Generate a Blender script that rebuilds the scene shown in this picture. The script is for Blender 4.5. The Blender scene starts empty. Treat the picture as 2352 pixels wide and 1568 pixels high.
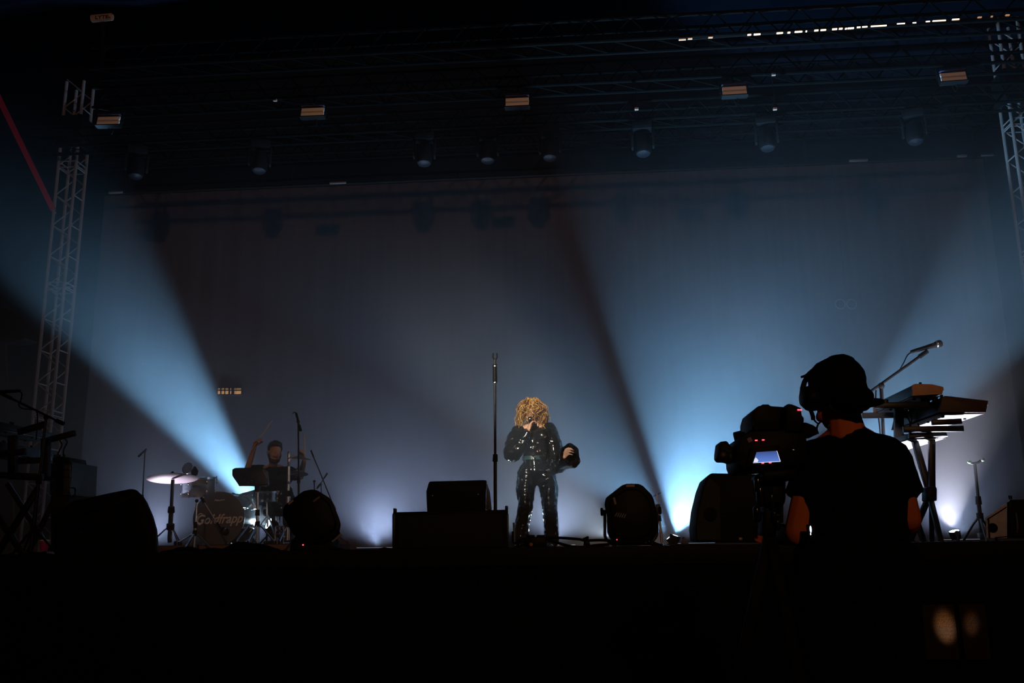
import bpy, bmesh, math, random
from mathutils import Vector, Matrix, Euler, noise
random.seed(7)
SC = bpy.context.scene
COL = SC.collection
R = math.radians

# ---------------------------------------------------------------- camera
F, CX, CY = 2100.0, 1176.0, 784.0
CAM = Vector((0, 0, 1.64))
CM = Matrix.Rotation(R(4.2), 3, 'Z') @ Matrix.Rotation(R(90 + 12.6), 3, 'X') @ Matrix.Rotation(R(-0.8), 3, 'Z')
cd = bpy.data.cameras.new('camera'); cd.sensor_width = 36; cd.lens = 36 * F / 2352
cd.clip_end = 200
co = bpy.data.objects.new('camera', cd); COL.objects.link(co)
co.matrix_world = Matrix.Translation(CAM) @ CM.to_4x4()
SC.camera = co

def P(px, py, Y):
    """the point of the place seen at a pixel of the photograph, on the plane y = Y"""
    d = CM @ Vector(((px - CX) / F, -(py - CY) / F, -1))
    return CAM + d * (Y / d.y)

# ---------------------------------------------------------------- world, exposure
W = bpy.data.worlds.new('night'); SC.world = W; W.use_nodes = True
W.node_tree.nodes['Background'].inputs[0].default_value = (.25, .45, 1, 1)
W.node_tree.nodes['Background'].inputs[1].default_value = .0006
SC.view_settings.view_transform = 'Standard'; SC.view_settings.look = 'None'
SC.view_settings.gamma = 1; SC.view_settings.exposure = 0; SC.view_settings.use_curve_mapping = False
SC.cycles.use_denoising = True
SC.cycles.volume_bounces = 0; SC.cycles.max_bounces = 5; SC.cycles.diffuse_bounces = 2; SC.cycles.glossy_bounces = 3
SC.cycles.caustics_reflective = False; SC.cycles.caustics_refractive = False
SC.cycles.sample_clamp_indirect = 3; SC.cycles.adaptive_threshold = .03; SC.cycles.volume_step_rate = 2.5

STAGE = 1.6
HAZE = .03

def spot(name, loc, aim, size, power, col, blend=.3, radius=.05):
    l = bpy.data.lights.new(name, 'SPOT'); l.energy = power; l.color = col
    l.spot_size = R(size); l.spot_blend = blend; l.shadow_soft_size = radius
    o = bpy.data.objects.new(name, l); COL.objects.link(o); o.location = loc
    d = (Vector(aim) - Vector(loc)).normalized()
    o.rotation_euler = d.to_track_quat('-Z', 'Y').to_euler(); o['kind'] = 'helper'
    return o

BLUE = (.26, .60, 1.0)
COOL = (.62, .82, 1.0)
# front-of-house lamps behind the audience: a warm wash and a narrow follow spot
spot('front_of_house_lamp', (3.0, -17, 8.5), (-.3, 11, 7.6), 42, 3600, (1, .50, .25), 1, .3)
spot('follow_spot_lamp', (-6.5, -15, 10.5), P(1214, 985, 9.9), 3.2, 42000, (1, .93, .78), .5, .15)

# ---------------------------------------------------------------- materials
MATS = {}
def mat(name, col, rough=.5, metal=0., spec=.4, var=.25, scale=18., bump=0., coat=0., emit=None, es=0., stretch=None, alpha=None):
    if name in MATS: return MATS[name]
    m = bpy.data.materials.new(name); m.use_nodes = True
    nt = m.node_tree; b = nt.nodes['Principled BSDF']
    c4 = (*col, 1)
    b.inputs['Roughness'].default_value = rough; b.inputs['Metallic'].default_value = metal
    b.inputs['Specular IOR Level'].default_value = spec; b.inputs['Coat Weight'].default_value = coat
    if emit:
        b.inputs['Emission Color'].default_value = (*emit, 1); b.inputs['Emission Strength'].default_value = es
    tc = nt.nodes.new('ShaderNodeTexCoord'); n = nt.nodes.new('ShaderNodeTexNoise'); n.inputs['Scale'].default_value = scale
    n.inputs['Detail'].default_value = 4
    src = tc.outputs['Object']
    if stretch:
        mp = nt.nodes.new('ShaderNodeMapping'); mp.inputs['Scale'].default_value = stretch
        nt.links.new(src, mp.inputs['Vector']); src = mp.outputs['Vector']
    nt.links.new(src, n.inputs['Vector'])
    mx = nt.nodes.new('ShaderNodeMix'); mx.data_type = 'RGBA'
    mx.inputs['A'].default_value = tuple(x * (1 - var) for x in col) + (1,)
    mx.inputs['B'].default_value = tuple(min(1, x * (1 + var)) for x in col) + (1,)
    nt.links.new(n.outputs['Fac'], mx.inputs['Factor']); nt.links.new(mx.outputs['Result'], b.inputs['Base Color'])
    if bump:
        bp = nt.nodes.new('ShaderNodeBump'); bp.inputs['Strength'].default_value = bump; bp.inputs['Distance'].default_value = .01
        nt.links.new(n.outputs['Fac'], bp.inputs['Height']); nt.links.new(bp.outputs['Normal'], b.inputs['Normal'])
    MATS[name] = m
    return m

BLACK = mat('black_paint', (.0045, .0045, .005), .65, spec=.12, bump=.1, scale=60)
CLOTH = mat('black_cloth', (.004, .004, .0045), .95, spec=.03, bump=.2, scale=90)
PLAST = mat('black_plastic', (.005, .005, .0055), .5, spec=.09)
RUBBER = mat('black_rubber', (.005, .005, .005), .7, spec=.12)
STEELB = mat('black_steel', (.011, .012, .014), .4, metal=.2, spec=.25)
CHROME = mat('chrome', (.75, .77, .8), .27, metal=1., var=.06)
ALU = mat('aluminium', (.20, .18, .17), .55, metal=.1, var=.2, scale=9)
GREY = mat('grey_plastic', (.10, .10, .11), .5)
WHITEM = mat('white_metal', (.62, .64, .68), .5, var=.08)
WOOD = mat('walnut', (.78, .43, .27), .5, var=.2, scale=6, stretch=(1, 9, 9))
DARKWOOD = mat('dark_rosewood', (.045, .024, .019), .6, var=.35, scale=6, stretch=(1, 9, 9))
TAN_SKIN = mat('tanned_skin', (.60, .15, .045), .6, spec=.06, var=.1)
SKIN = mat('skin', (.56, .31, .21), .5, spec=.3, var=.08)
HAIRM = mat('auburn_hair', (.36, .17, .048), .42, var=.4, scale=30, spec=.5)
DARKHAIR = mat('dark_hair', (.02, .014, .010), .6)
LATEX = mat('black_latex', (.005, .006, .008), .14, spec=.45, coat=.8, bump=.2, scale=11)
BRONZE = mat('cymbal_bronze', (.62, .48, .36), .3, metal=.85, var=.12, scale=40)
REDSTRAP = mat('red_webbing', (.42, .02, .05), .8, var=.15)
CARPET = mat('dark_carpet', (.028, .028, .034), .95, bump=.3, scale=120, spec=.05)
DECK = mat('stage_board', (.02, .021, .025), .7, spec=.12, var=.3, scale=5, bump=.1)
STICK = mat('hickory', (.60, .42, .24), .5, var=.2, scale=12)
LAMPGLASS = mat('lamp_lens', (.8, .85, .9), .2, emit=(.6, .85, 1), es=22, var=.02)
DIMLENS = mat('dark_lens', (.006, .007, .010), .4, spec=.2)
REDLED = mat('red_indicator', (.4, .02, .03), .4, emit=(1, .06, .09), es=3.2)
PANELW = mat('pale_lamp_panel', (.80, .74, .68), .6, var=.12, scale=120)
STICKER = mat('paper_sticker', (.32, .24, .22), .8, var=.3, scale=160)

# ---------------------------------------------------------------- mesh helpers
def ortho(d):
    d = Vector(d).normalized()
    a = Vector((0, 0, 1)) if abs(d.z) < .9 else Vector((1, 0, 0))
    u = d.cross(a).normalized(); return u, d.cross(u).normalized()

class MB:
    def __init__(s): s.v = []; s.f = []
    def box(s, c, size, rot=None):
        n = len(s.v); c = Vector(c); h = Vector(size) / 2
        for x in (-1, 1):
            for y in (-1, 1):
                for z in (-1, 1):
                    p = Vector((x * h.x, y * h.y, z * h.z))
                    if rot: p = rot @ p
                    s.v.append(c + p)
        for q in ((0, 1, 3, 2), (4, 6, 7, 5), (0, 4, 5, 1), (2, 3, 7, 6), (0, 2, 6, 4), (1, 5, 7, 3)):
            s.f.append([n + i for i in q])
        return s
    def bar(s, a, b, w, h, up=None):
        a, b = Vector(a), Vector(b); d = (b - a)
        z = d.normalized(); upv = Vector(up) if up else Vector((0, 0, 1))
        if abs(z.dot(upv)) > .95: upv = Vector((0, 1, 0))
        x = upv.cross(z).normalized(); y = z.cross(x)
        m = Matrix((x, y, z)).transposed()
        return s.box((a + b) / 2, (w, h, d.length), m)
    def tube(s, pts, r, n=8, caps=True):
        pts = [Vector(p) for p in pts]; k = len(pts)
        rr = r if isinstance(r, (list, tuple)) else [r] * k
        base = len(s.v); u = None
        for i, p in enumerate(pts):
            d = pts[min(i + 1, k - 1)] - pts[max(i - 1, 0)]
            if d.length < 1e-9: d = Vector((0, 0, 1))
            d.normalize()
            if u is None: u, _ = ortho(d)
            u = (u - d * u.dot(d))
            if u.length < 1e-6: u, _ = ortho(d)
            u.normalize(); w = d.cross(u)
            for j in range(n):
                a = 2 * math.pi * j / n
                s.v.append(p + (u * math.cos(a) + w * math.sin(a)) * rr[i])
        for i in range(k - 1):
            for j in range(n):
                a = base + i * n + j; b = base + i * n + (j + 1) % n
                s.f.append([a, b, b + n, a + n])
        if caps:
            s.f.append([base + j for j in range(n)][::-1]); s.f.append([base + (k - 1) * n + j for j in range(n)])
        return s
    def cyl(s, a, b, r, r2=None, n=14): return s.tube([a, b], [r, r if r2 is None else r2], n)
    def lathe(s, prof, M=None, n=32):
        base = len(s.v); k = len(prof)
        for r, z in prof:
            for j in range(n):
                a = 2 * math.pi * j / n
                p = Vector((r * math.cos(a), r * math.sin(a), z)); s.v.append(M @ p if M else p)
        for i in range(k - 1):
            for j in range(n):
                a = base + i * n + j; b = base + i * n + (j + 1) % n
                s.f.append([a, b, b + n, a + n])
        s.f.append([base + j for j in range(n)][::-1]); s.f.append([base + (k - 1) * n + j for j in range(n)])
        return s
    def ell(s, c, r, nu=14, nv=9, rot=None):
        c = Vector(c); base = len(s.v)
        if not isinstance(r, (tuple, list, Vector)): r = (r, r, r)
        def put(x, y, z):
            p = Vector((x * r[0], y * r[1], z * r[2])); s.v.append(c + (rot @ p if rot else p))
        put(0, 0, -1)
        for i in range(1, nv):
            t = -math.pi / 2 + math.pi * i / nv
            for j in range(nu):
                a = 2 * math.pi * j / nu; put(math.cos(t) * math.cos(a), math.cos(t) * math.sin(a), math.sin(t))
        put(0, 0, 1); top = len(s.v) - 1
        for j in range(nu): s.f.append([base, base + 1 + (j + 1) % nu, base + 1 + j])
        for i in range(nv - 2):
            for j in range(nu):
                a = base + 1 + i * nu + j; b = base + 1 + i * nu + (j + 1) % nu
                s.f.append([a, b, b + nu, a + nu])
        o = base + 1 + (nv - 2) * nu
        for j in range(nu): s.f.append([o + j, o + (j + 1) % nu, top])
        return s
    def cap(s, a, b, ra, rb=None, n=10):
        """capsule with two radii"""
        rb = ra if rb is None else rb
        a, b = Vector(a), Vector(b); d = (b - a); L = d.length
        if L < 1e-6: return s.ell(a, ra)
        d.normalize(); pts = []; rr = []
        for t in (-90, -60, -30, 0): pts.append(a + d * ra * math.sin(R(t))); rr.append(max(.0005, ra * math.cos(R(t))))
        for t in (0, 30, 60, 90): pts.append(b + d * rb * math.sin(R(t))); rr.append(max(.0005, rb * math.cos(R(t))))
        base = len(s.v); u, w = ortho(d)
        for p, r in zip(pts, rr):
            for j in range(n):
                q = 2 * math.pi * j / n; s.v.append(p + (u * math.cos(q) + w * math.sin(q)) * r)
        for i in range(len(pts) - 1):
            for j in range(n):
                x = base + i * n + j; y = base + i * n + (j + 1) % n
                s.f.append([x, x + n, y + n, y])
        s.f.append([base + j for j in range(n)]); s.f.append([base + (len(pts) - 1) * n + j for j in range(n)][::-1])
        return s
    def chain(s, pts, rr, n=10):
        for i in range(len(pts) - 1): s.cap(pts[i], pts[i + 1], rr[i], rr[i + 1], n)
        return s
    def prism(s, front, back):
        """two outlines with the same number of points, joined"""
        n = len(s.v); k = len(front)
        s.v += [Vector(p) for p in front] + [Vector(p) for p in back]
        s.f.append([n + i for i in range(k)]); s.f.append([n + k + i for i in range(k)][::-1])
        for i in range(k):
            j = (i + 1) % k; s.f.append([n + i, n + k + i, n + k + j, n + j])
        return s
    def slab(s, poly, Y, depth, taper=1.0, shift=(0, 0, 0)):
        """outline given in photograph pixels at distance Y, given a real depth"""
        f = [P(x, y, Y) for x, y in poly]; c = sum(f, Vector()) / len(f)
        b = [c + (p - c) * taper + Vector((0, depth, 0)) + Vector(shift) for p in f]
        return s.prism(f, b)
    def mesh(s, name, M=None, bevel=0, seg=2, smooth=35):
        bm = bmesh.new()
        inv = M.inverted() if M else None
        vs = [bm.verts.new(inv @ Vector(p) if inv else p) for p in s.v]
        for f in s.f:
            try: bm.faces.new([vs[i] for i in f])
            except ValueError: pass
        bmesh.ops.recalc_face_normals(bm, faces=bm.faces)
        if bevel:
            es = [e for e in bm.edges if len(e.link_faces) == 2 and e.calc_face_angle(0) > R(20)]
            bmesh.ops.bevel(bm, geom=es, offset=bevel, segments=seg, profile=.5, affect='EDGES', clamp_overlap=True)
        me = bpy.data.meshes.new(name); bm.to_mesh(me); bm.free()
        if smooth is not None:
            me.shade_smooth(); me.set_sharp_from_angle(angle=R(smooth))
        return me
    def build(s, name, m, parent=None, bevel=0, seg=2, smooth=35, label=None):
        """vertices are in world space; a child is stored in its parent's frame"""
        M = WM.get(parent.name) if parent else None
        me = s.mesh(name, M, bevel, seg, smooth); me.materials.append(m)
        o = bpy.data.objects.new(name, me); COL.objects.link(o)
        if parent:
            o.parent = parent; WM[o.name] = M
        else: WM[o.name] = Matrix()
        if label: o['label'] = label
        return o
WM = {}

def tag(o, label, cat=None, group=None, kind=None):
    o['label'] = label
    if cat: o['category'] = cat
    if group: o['group'] = group
    if kind: o['kind'] = kind
    return o
def thing(name, label, cat, loc, rz=0, group=None):
    o = bpy.data.objects.new(name, None); COL.objects.link(o)
    o.location = loc; o.rotation_euler = (0, 0, rz); o.empty_display_size = .1
    WM[o.name] = Matrix.Translation(Vector(loc)) @ Matrix.Rotation(rz, 4, 'Z')
    return tag(o, label, cat, group)
def struct(name, mb, m, label, parent=None, **k):
    o = mb.build(name, m, parent, **k); o['kind'] = 'structure'; o['label'] = label; return o
def clone(root, loc, rz=0, label=None):
    r = root.copy(); COL.objects.link(r); r.location = loc; r.rotation_euler = (0, 0, rz)
    if label: r['label'] = label
    for ch in root.children:
        c = ch.copy(); COL.objects.link(c); c.parent = r
        for g in ch.children:
            d = g.copy(); COL.objects.link(d); d.parent = c
    return r
def baked(name, src, m, parent):
    """link the evaluated copy of a temporary object as a plain mesh"""
    dg = bpy.context.evaluated_depsgraph_get()
    me = bpy.data.meshes.new_from_object(src.evaluated_get(dg))
    M = WM.get(parent.name) if parent else None
    if M: me.transform(M.inverted())
    old = src.data; bpy.data.objects.remove(src)
    me.materials.clear(); me.materials.append(m); me.name = name
    o = bpy.data.objects.new(name, me); COL.objects.link(o)
    if parent: o.parent = parent; WM[o.name] = M
    return o
def organic(name, mb, m, parent, voxel=.008, it=6, wrinkle=0, wscale=12, open_below=None):
    """fuse overlapping limbs into one continuous skin"""
    me = mb.mesh(name + '_raw', smooth=None); o = bpy.data.objects.new(name + '_raw', me); COL.objects.link(o)
    r = o.modifiers.new('r', 'REMESH'); r.mode = 'VOXEL'; r.voxel_size = voxel; r.use_smooth_shade = True
    sm = o.modifiers.new('s', 'SMOOTH'); sm.iterations = it; sm.factor = .5
    bpy.context.view_layer.update()
    ob = baked(name, o, m, parent)
    if wrinkle:
        d = ob.data; nr = [v.normal.copy() for v in d.vertices]
        for v, n in zip(d.vertices, nr):
            p = v.co
            k = noise.noise(Vector((p.x * wscale, p.y * wscale, p.z * wscale * 1.9))) + .5 * noise.noise(p * wscale * 2.3)
            v.co = p + n * (1 - abs(k) * 2.2) * wrinkle
        d.update()
    ob.data.shade_smooth()
    return ob
def lettering(name, text, size, M, m, parent, depth=.002, shear=0., sx=1.0):
    c = bpy.data.curves.new(name + '_curve', 'FONT'); c.body = text; c.size = size; c.shear = shear; c.extrude = depth
    c.offset = size * .018; c.align_x = 'CENTER'; c.align_y = 'CENTER'; c.resolution_u = 4
    o = bpy.data.objects.new(name + '_curve', c); COL.objects.link(o)
    o.matrix_world = Matrix.Identity(4); bpy.context.view_layer.update()
    dg = bpy.context.evaluated_depsgraph_get(); me = bpy.data.meshes.new_from_object(o.evaluated_get(dg))
    bpy.data.objects.remove(o)
    me.transform(M @ Matrix.Diagonal((sx, 1, 1, 1)))
    PM = WM.get(parent.name)
    if PM: me.transform(PM.inverted())
    me.materials.clear(); me.materials.append(m)
    ob = bpy.data.objects.new(name, me); COL.objects.link(ob); ob.parent = parent; WM[ob.name] = PM
    return ob
def arc(a, b, sag, n=10, side=(0, 0, -1)):
    a, b = Vector(a), Vector(b); s = Vector(side)
    return [a.lerp(b, i / n) + s * sag * 4 * (i / n) * (1 - i / n) for i in range(n + 1)]
def smoothpath(pts, k=5):
    pts = [Vector(p) for p in pts]; out = []
    for i in range(len(pts) - 1):
        p0, p1, p2, p3 = pts[max(i - 1, 0)], pts[i], pts[i + 1], pts[min(i + 2, len(pts) - 1)]
        for j in range(k):
            t = j / k
            out.append(.5 * ((2 * p1) + (p2 - p0) * t + (2 * p0 - 5 * p1 + 4 * p2 - p3) * t * t + (3 * p1 - p0 - 3 * p2 + p3) * t ** 3))
    return out + [pts[-1]]

# ================================================================ SETTING
struct('floor', MB().box((-.5, 4, -.05), (32, 36, .1)), mat('pit_ground', (.004, .004, .004), .95, scale=3, bump=.3, spec=.05), 'dark trodden ground of the pit before the stage', smooth=None)
struct('stage_deck', MB().box((-.6, 11.1, 1.55), (21.6, 9.1, .1)), DECK, 'black painted boards of the raised stage floor', smooth=None)
# pleated skirt below the stage lip
sk = MB(); xs = [-11.4 + .06 * i for i in range(361)]
fr = []; bk = []
for i, x in enumerate(xs):
    y = 6.53 + .012 * math.sin(i * 1.35)
    fr += [Vector((x, y, 0)), Vector((x, y, 1.5))]
for i in range(len(xs) - 1): sk.f.append([2 * i, 2 * i + 2, 2 * i + 3, 2 * i + 1])
sk.v = fr
struct('wall_front', sk, CLOTH, 'pleated black cloth skirt hanging below the stage lip', smooth=60)
struct('trim_1', MB().box((-.6, 6.535, 1.566), (21.6, .04, .126)), mat('lip_trim', (.006, .005, .004), .6, spec=.1, var=.5, scale=2), 'dark metal edging along the stage lip', bevel=.004)
# gauze backdrop with soft vertical folds
BX0, BX1, BZ = -8.47, 6.93, 7.93
bd = MB(); n = 240
for i in range(n + 1):
    x = BX0 + (BX1 - BX0) * i / n; y = 15.0 + .004 * math.sin(i * .9) + .01 * noise.noise(Vector((x * 2.2, 3, 0)))
    bd.v += [Vector((x, y, 1.6)), Vector((x, y, BZ))]
for i in range(n): bd.f.append([2 * i, 2 * i + 2, 2 * i + 3, 2 * i + 1])
GAUZE = mat('grey_gauze', (.064, .056, .062), .95, spec=.03, var=.2, scale=3.0, stretch=(4, 4, .12))
wb = struct('wall_back', bd, GAUZE, 'wide grey gauze backdrop hanging behind the band', smooth=80)
TARP = mat('navy_tarpaulin', (.010, .016, .030), .9, spec=.05, var=.4, scale=1.2, bump=.2)
struct('wall_rear', MB().box((-.8, 15.6, 6.5), (24, .05, 13)), TARP, 'navy tarpaulin closing the rear of the stage', smooth=None)
struct('wall_left', MB().box((-11.7, 11.2, 6.5), (.05, 8.8, 13)), TARP, 'navy tarpaulin on the drum side of the stage', smooth=None)
struct('wall_right', MB().box((10.3, 11.2, 6.5), (.05, 8.8, 13)), TARP, 'navy tarpaulin on the side of the synthesizers', smooth=None)
rf = MB()
for i in range(13):
    x = -12 + 1.9 * i; z = 11.2 + (.18 if i % 2 else 0)
    rf.v += [Vector((x, 6.8, z - 1.1)), Vector((x, 15.7, z + .8))]
for i in range(12): rf.f.append([2 * i, 2 * i + 1, 2 * i + 3, 2 * i + 2])
struct('ceiling', rf, TARP, 'navy tarpaulin stage roof above the trusses', smooth=None)

# haze in the stage house
hz = MB().box((-.6, 11.3, 4.9), (20.5, 8.3, 6.55)).build('haze', bpy.data.materials.new('stage_haze'), smooth=None)
hm = hz.data.materials[0]; hm.use_nodes = True; nt = hm.node_tree; nt.nodes.clear()
out = nt.nodes.new('ShaderNodeOutputMaterial'); vs = nt.nodes.new('ShaderNodeVolumeScatter')
vs.inputs['Color'].default_value = (.95, .97, 1, 1); vs.inputs['Density'].default_value = HAZE; vs.inputs['Anisotropy'].default_value = .1
nt.links.new(vs.outputs[0], out.inputs['Volume'])
tc = nt.nodes.new('ShaderNodeTexCoord'); sp_ = nt.nodes.new('ShaderNodeSeparateXYZ'); mr = nt.nodes.new('ShaderNodeMapRange'); no = nt.nodes.new('ShaderNodeTexNoise'); mr2 = nt.nodes.new('ShaderNodeMapRange'); ml = nt.nodes.new('ShaderNodeMath'); ml.operation = 'MULTIPLY'
pw_ = nt.nodes.new('ShaderNodeMath'); pw_.operation = 'POWER'; pw_.inputs[1].default_value = 2.8; sc2 = nt.nodes.new('ShaderNodeMath'); sc2.operation = 'MULTIPLY'; sc2.inputs[1].default_value = HAZE * 2.35
for k, v in (('From Min', 1.6), ('From Max', 7.6), ('To Min', 1), ('To Max', .02)): mr.inputs[k].default_value = v
for k, v in (('From Min', .3), ('From Max', .7), ('To Min', .75), ('To Max', 1.25)): mr2.inputs[k].default_value = v
no.inputs['Scale'].default_value = .7; no.inputs['Detail'].default_value = 2
nt.links.new(tc.outputs['Object'], sp_.inputs[0]); nt.links.new(sp_.outputs['Z'], mr.inputs['Value']); nt.links.new(tc.outputs['Object'], no.inputs['Vector']); nt.links.new(no.outputs['Fac'], mr2.inputs['Value'])
nt.links.new(mr.outputs['Result'], pw_.inputs[0]); nt.links.new(pw_.outputs[0], sc2.inputs[0]); nt.links.new(sc2.outputs[0], ml.inputs[0]); nt.links.new(mr2.outputs['Result'], ml.inputs[1]); nt.links.new(ml.outputs[0], vs.inputs['Density'])
tag(hz, 'thin theatrical haze filling the stage house', 'haze', kind='stuff')

# ================================================================ TRUSSES
def tower(label, x, y, z0, z1):
    t = thing('truss_tower', label, 'truss', (x, y, z0)); s = .29; H = z1 - z0
    chord = MB().cyl((0, 0, 0), (0, 0, H), .025, n=10).mesh('chord'); chord.materials.append(ALU)
    for i, (dx, dy) in enumerate(((0, 0), (s, 0), (0, s), (s, s))):
        o = bpy.data.objects.new('chord', chord); COL.objects.link(o); o.parent = t; o.location = (dx, dy, 0)
    b = .5; nb = int(H / b)
    faces = [((0, 0), (s, 0)), ((0, s), (s, s)), ((0, 0), (0, s)), ((s, 0), (s, s))]
    for fi, (a, c) in enumerate(faces):
        up = MB().cyl((*a, 0), (*c, b * .48), .0095, n=6).mesh('brace'); up.materials.append(ALU)
        dn = MB().cyl((*c, b * .52), (*a, b), .0095, n=6).mesh('brace'); dn.materials.append(ALU)
        hh = MB().cyl((*a, 0), (*c, 0), .010, n=6).mesh('rung'); hh.materials.append(ALU)
        for k in range(nb):
            if fi < 2:
                for me in (up, dn):
                    o = bpy.data.objects.new('brace', me); COL.objects.link(o); o.parent = t; o.location = (0, 0, k * b + .04)
            else:
                o = bpy.data.objects.new('rung', hh); COL.objects.link(o); o.parent = t; o.location = (0, 0, k * b + .04)
        for k in range(0, nb, 4):
            for dz in (-.05, .05):
                o = bpy.data.objects.new('rung', hh); COL.objects.link(o); o.parent = t; o.location = (0, 0, k * b + dz + .06)
    MB().box((x + s / 2, y + s / 2, z0 + .01), (.5, .5, .02)).build('base_plate', ALU, t)
    sl = MB()
    zz = P(180, 300, y).z
    for dx in (-.03, s + .03): sl.box((x + dx, y + s / 2, zz), (.05, s + .16, .5))
    for dy in (-.05, s + .05): sl.box((x + s / 2, y + dy, zz), (s + .12, .03, .5))
    sl.build('sleeve_block', BLACK, t, bevel=.006)
    return t
tower('slim aluminium truss tower rising behind the left of the drums', -8.15, 13, 1.6, 9.1)['label'] = 'slim aluminium truss tower beside the red strap'
tower('slim aluminium truss tower on the synthesizer side of the stage', 6.49, 13, 1.6, 9.35)

def truss(label, x0, x1, y, z, m=BLACK, s=.29, part='lattice'):
    t = thing('roof_truss', label, 'truss', ((x0 + x1) / 2, y, z))
    for dy in (0, s):
        for dz in (0, s): MB().cyl((x0, y + dy, z + dz), (x1, y + dy, z + dz), .024, n=8).build('chord', m, t)
    b = MB(); k = int((x1 - x0) / .5)
    for i in range(k):
        xa = x0 + i * .5; xb = xa + .25; xc = xa + .5
        for dy in (0, s):
            b.cyl((xa, y + dy, z), (xb, y + dy, z + s), .009, n=5); b.cyl((xb, y + dy, z + s), (xc, y + dy, z), .009, n=5)
        b.cyl((xa, y, z), (xc, y + s, z), .009, n=5)
    o = b.build(part, m, t); o['kind'] = 'stuff'
    return t
DALU = mat('black_truss', (.003, .003, .003), .8, spec=.04)
zt = P(1188, 234, 11).z
truss('black roof truss carrying the row of orange-lit flood panels', -6.5, 7.6, 11.0, zt + .22, DALU)
zf = P(1600, 88, 10).z
truss('black front truss under the roof with the glowing amber dashes', -6.0, 7.2, 10.0, zf + .03, DALU)
truss('black rear truss above the gauze backdrop', -8.6, 7.9, 14.5, 8.35, DALU)
truss('black middle truss with the hanging moving-head lights', -8.4, 7.6, 12.55, P(1120, 300, 12.45).z + .12, DALU)
# pipe the gauze hangs from
pp = thing('backdrop_pipe', 'steel pipe along the top of the gauze backdrop', 'pipe', ((BX0 + BX1) / 2, 14.97, BZ + .03))
MB().cyl((BX0 - .1, 14.97, BZ + .03), (BX1 + .25, 14.97, BZ + .03), .025).build('pipe', BLACK, pp)
for px, py, w in ((263, 449, .26), (775, 427, .3), (1973, 367, .31), (2268, 345, .2), (2210, 348, .16)):
    c = P(px, py, 14.9); MB().box((c.x, 14.93, BZ + .03), (w, .035, .035)).build('clamp_bar', ALU, pp, bevel=.006)
for x in (-8, -5, -2, 1, 4, 6.8): MB().cyl((x, 14.97, BZ + .03), (x, 14.97, 8.4), .008, n=6).build('drop_chain', STEELB, pp)

# glowing dashes put in for warm reflections along the front truss chord
AMBER = mat('amber_glint', (.8, .5, .3), .5, emit=(1, .70, .48), es=2.2, var=.02)
AMBERD = mat('amber_glint_dim', (.8, .5, .3), .5, emit=(1, .55, .30), es=.35, var=.02)
st = thing('amber_glint_line', 'broken line of glowing amber dashes imitating reflections under the front roof truss', 'glint line', P(1980, 60, 9.98))
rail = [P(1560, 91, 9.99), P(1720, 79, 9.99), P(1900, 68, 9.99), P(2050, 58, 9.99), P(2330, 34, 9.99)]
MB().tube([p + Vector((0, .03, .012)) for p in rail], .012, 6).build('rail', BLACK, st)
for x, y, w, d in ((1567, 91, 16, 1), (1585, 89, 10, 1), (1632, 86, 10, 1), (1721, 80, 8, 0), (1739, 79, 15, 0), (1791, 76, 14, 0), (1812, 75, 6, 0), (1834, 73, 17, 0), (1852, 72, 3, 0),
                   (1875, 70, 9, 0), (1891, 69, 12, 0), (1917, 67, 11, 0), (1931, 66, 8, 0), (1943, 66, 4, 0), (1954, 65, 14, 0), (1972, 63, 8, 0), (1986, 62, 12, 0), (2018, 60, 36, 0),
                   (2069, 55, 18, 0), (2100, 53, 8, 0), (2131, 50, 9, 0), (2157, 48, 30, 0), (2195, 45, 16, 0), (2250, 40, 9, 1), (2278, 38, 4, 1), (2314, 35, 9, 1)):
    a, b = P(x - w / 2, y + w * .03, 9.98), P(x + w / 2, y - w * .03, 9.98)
    MB().bar(a, b, .02, .012).build('glint_dash', AMBERD if d else AMBER, st, smooth=None)

# logo drum box up on the front truss
lb = P(235, 42, 9.9)
t = thing('truss_logo_sleeve', 'rounded tan sleeve with black capital letters on the front truss', 'sign', lb)
TAN = mat('tan_sleeve', (.34, .20, .15), .7, var=.2, scale=8)
MB().tube([lb + Vector((-.14, 0, 0)), lb + Vector((-.135, 0, 0)), lb + Vector((.125, 0, .012)), lb + Vector((.14, 0, .012))], [.035, .046, .046, .03], 20).build('sleeve', TAN, t)
lettering('letters', 'LYTE-', .064, Matrix.Translation(lb + Vector((.03, -.048, -.014))) @ Matrix.Rotation(R(90), 4, 'X'), mat('black_print', (.006, .005, .005), .7), t, .001, sx=1.25)
MB().bar(lb + Vector((0, .03, 0)), Vector((lb.x, 10.0, zf + .03)), .04, .03).build('bracket', BLACK, t)

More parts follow.
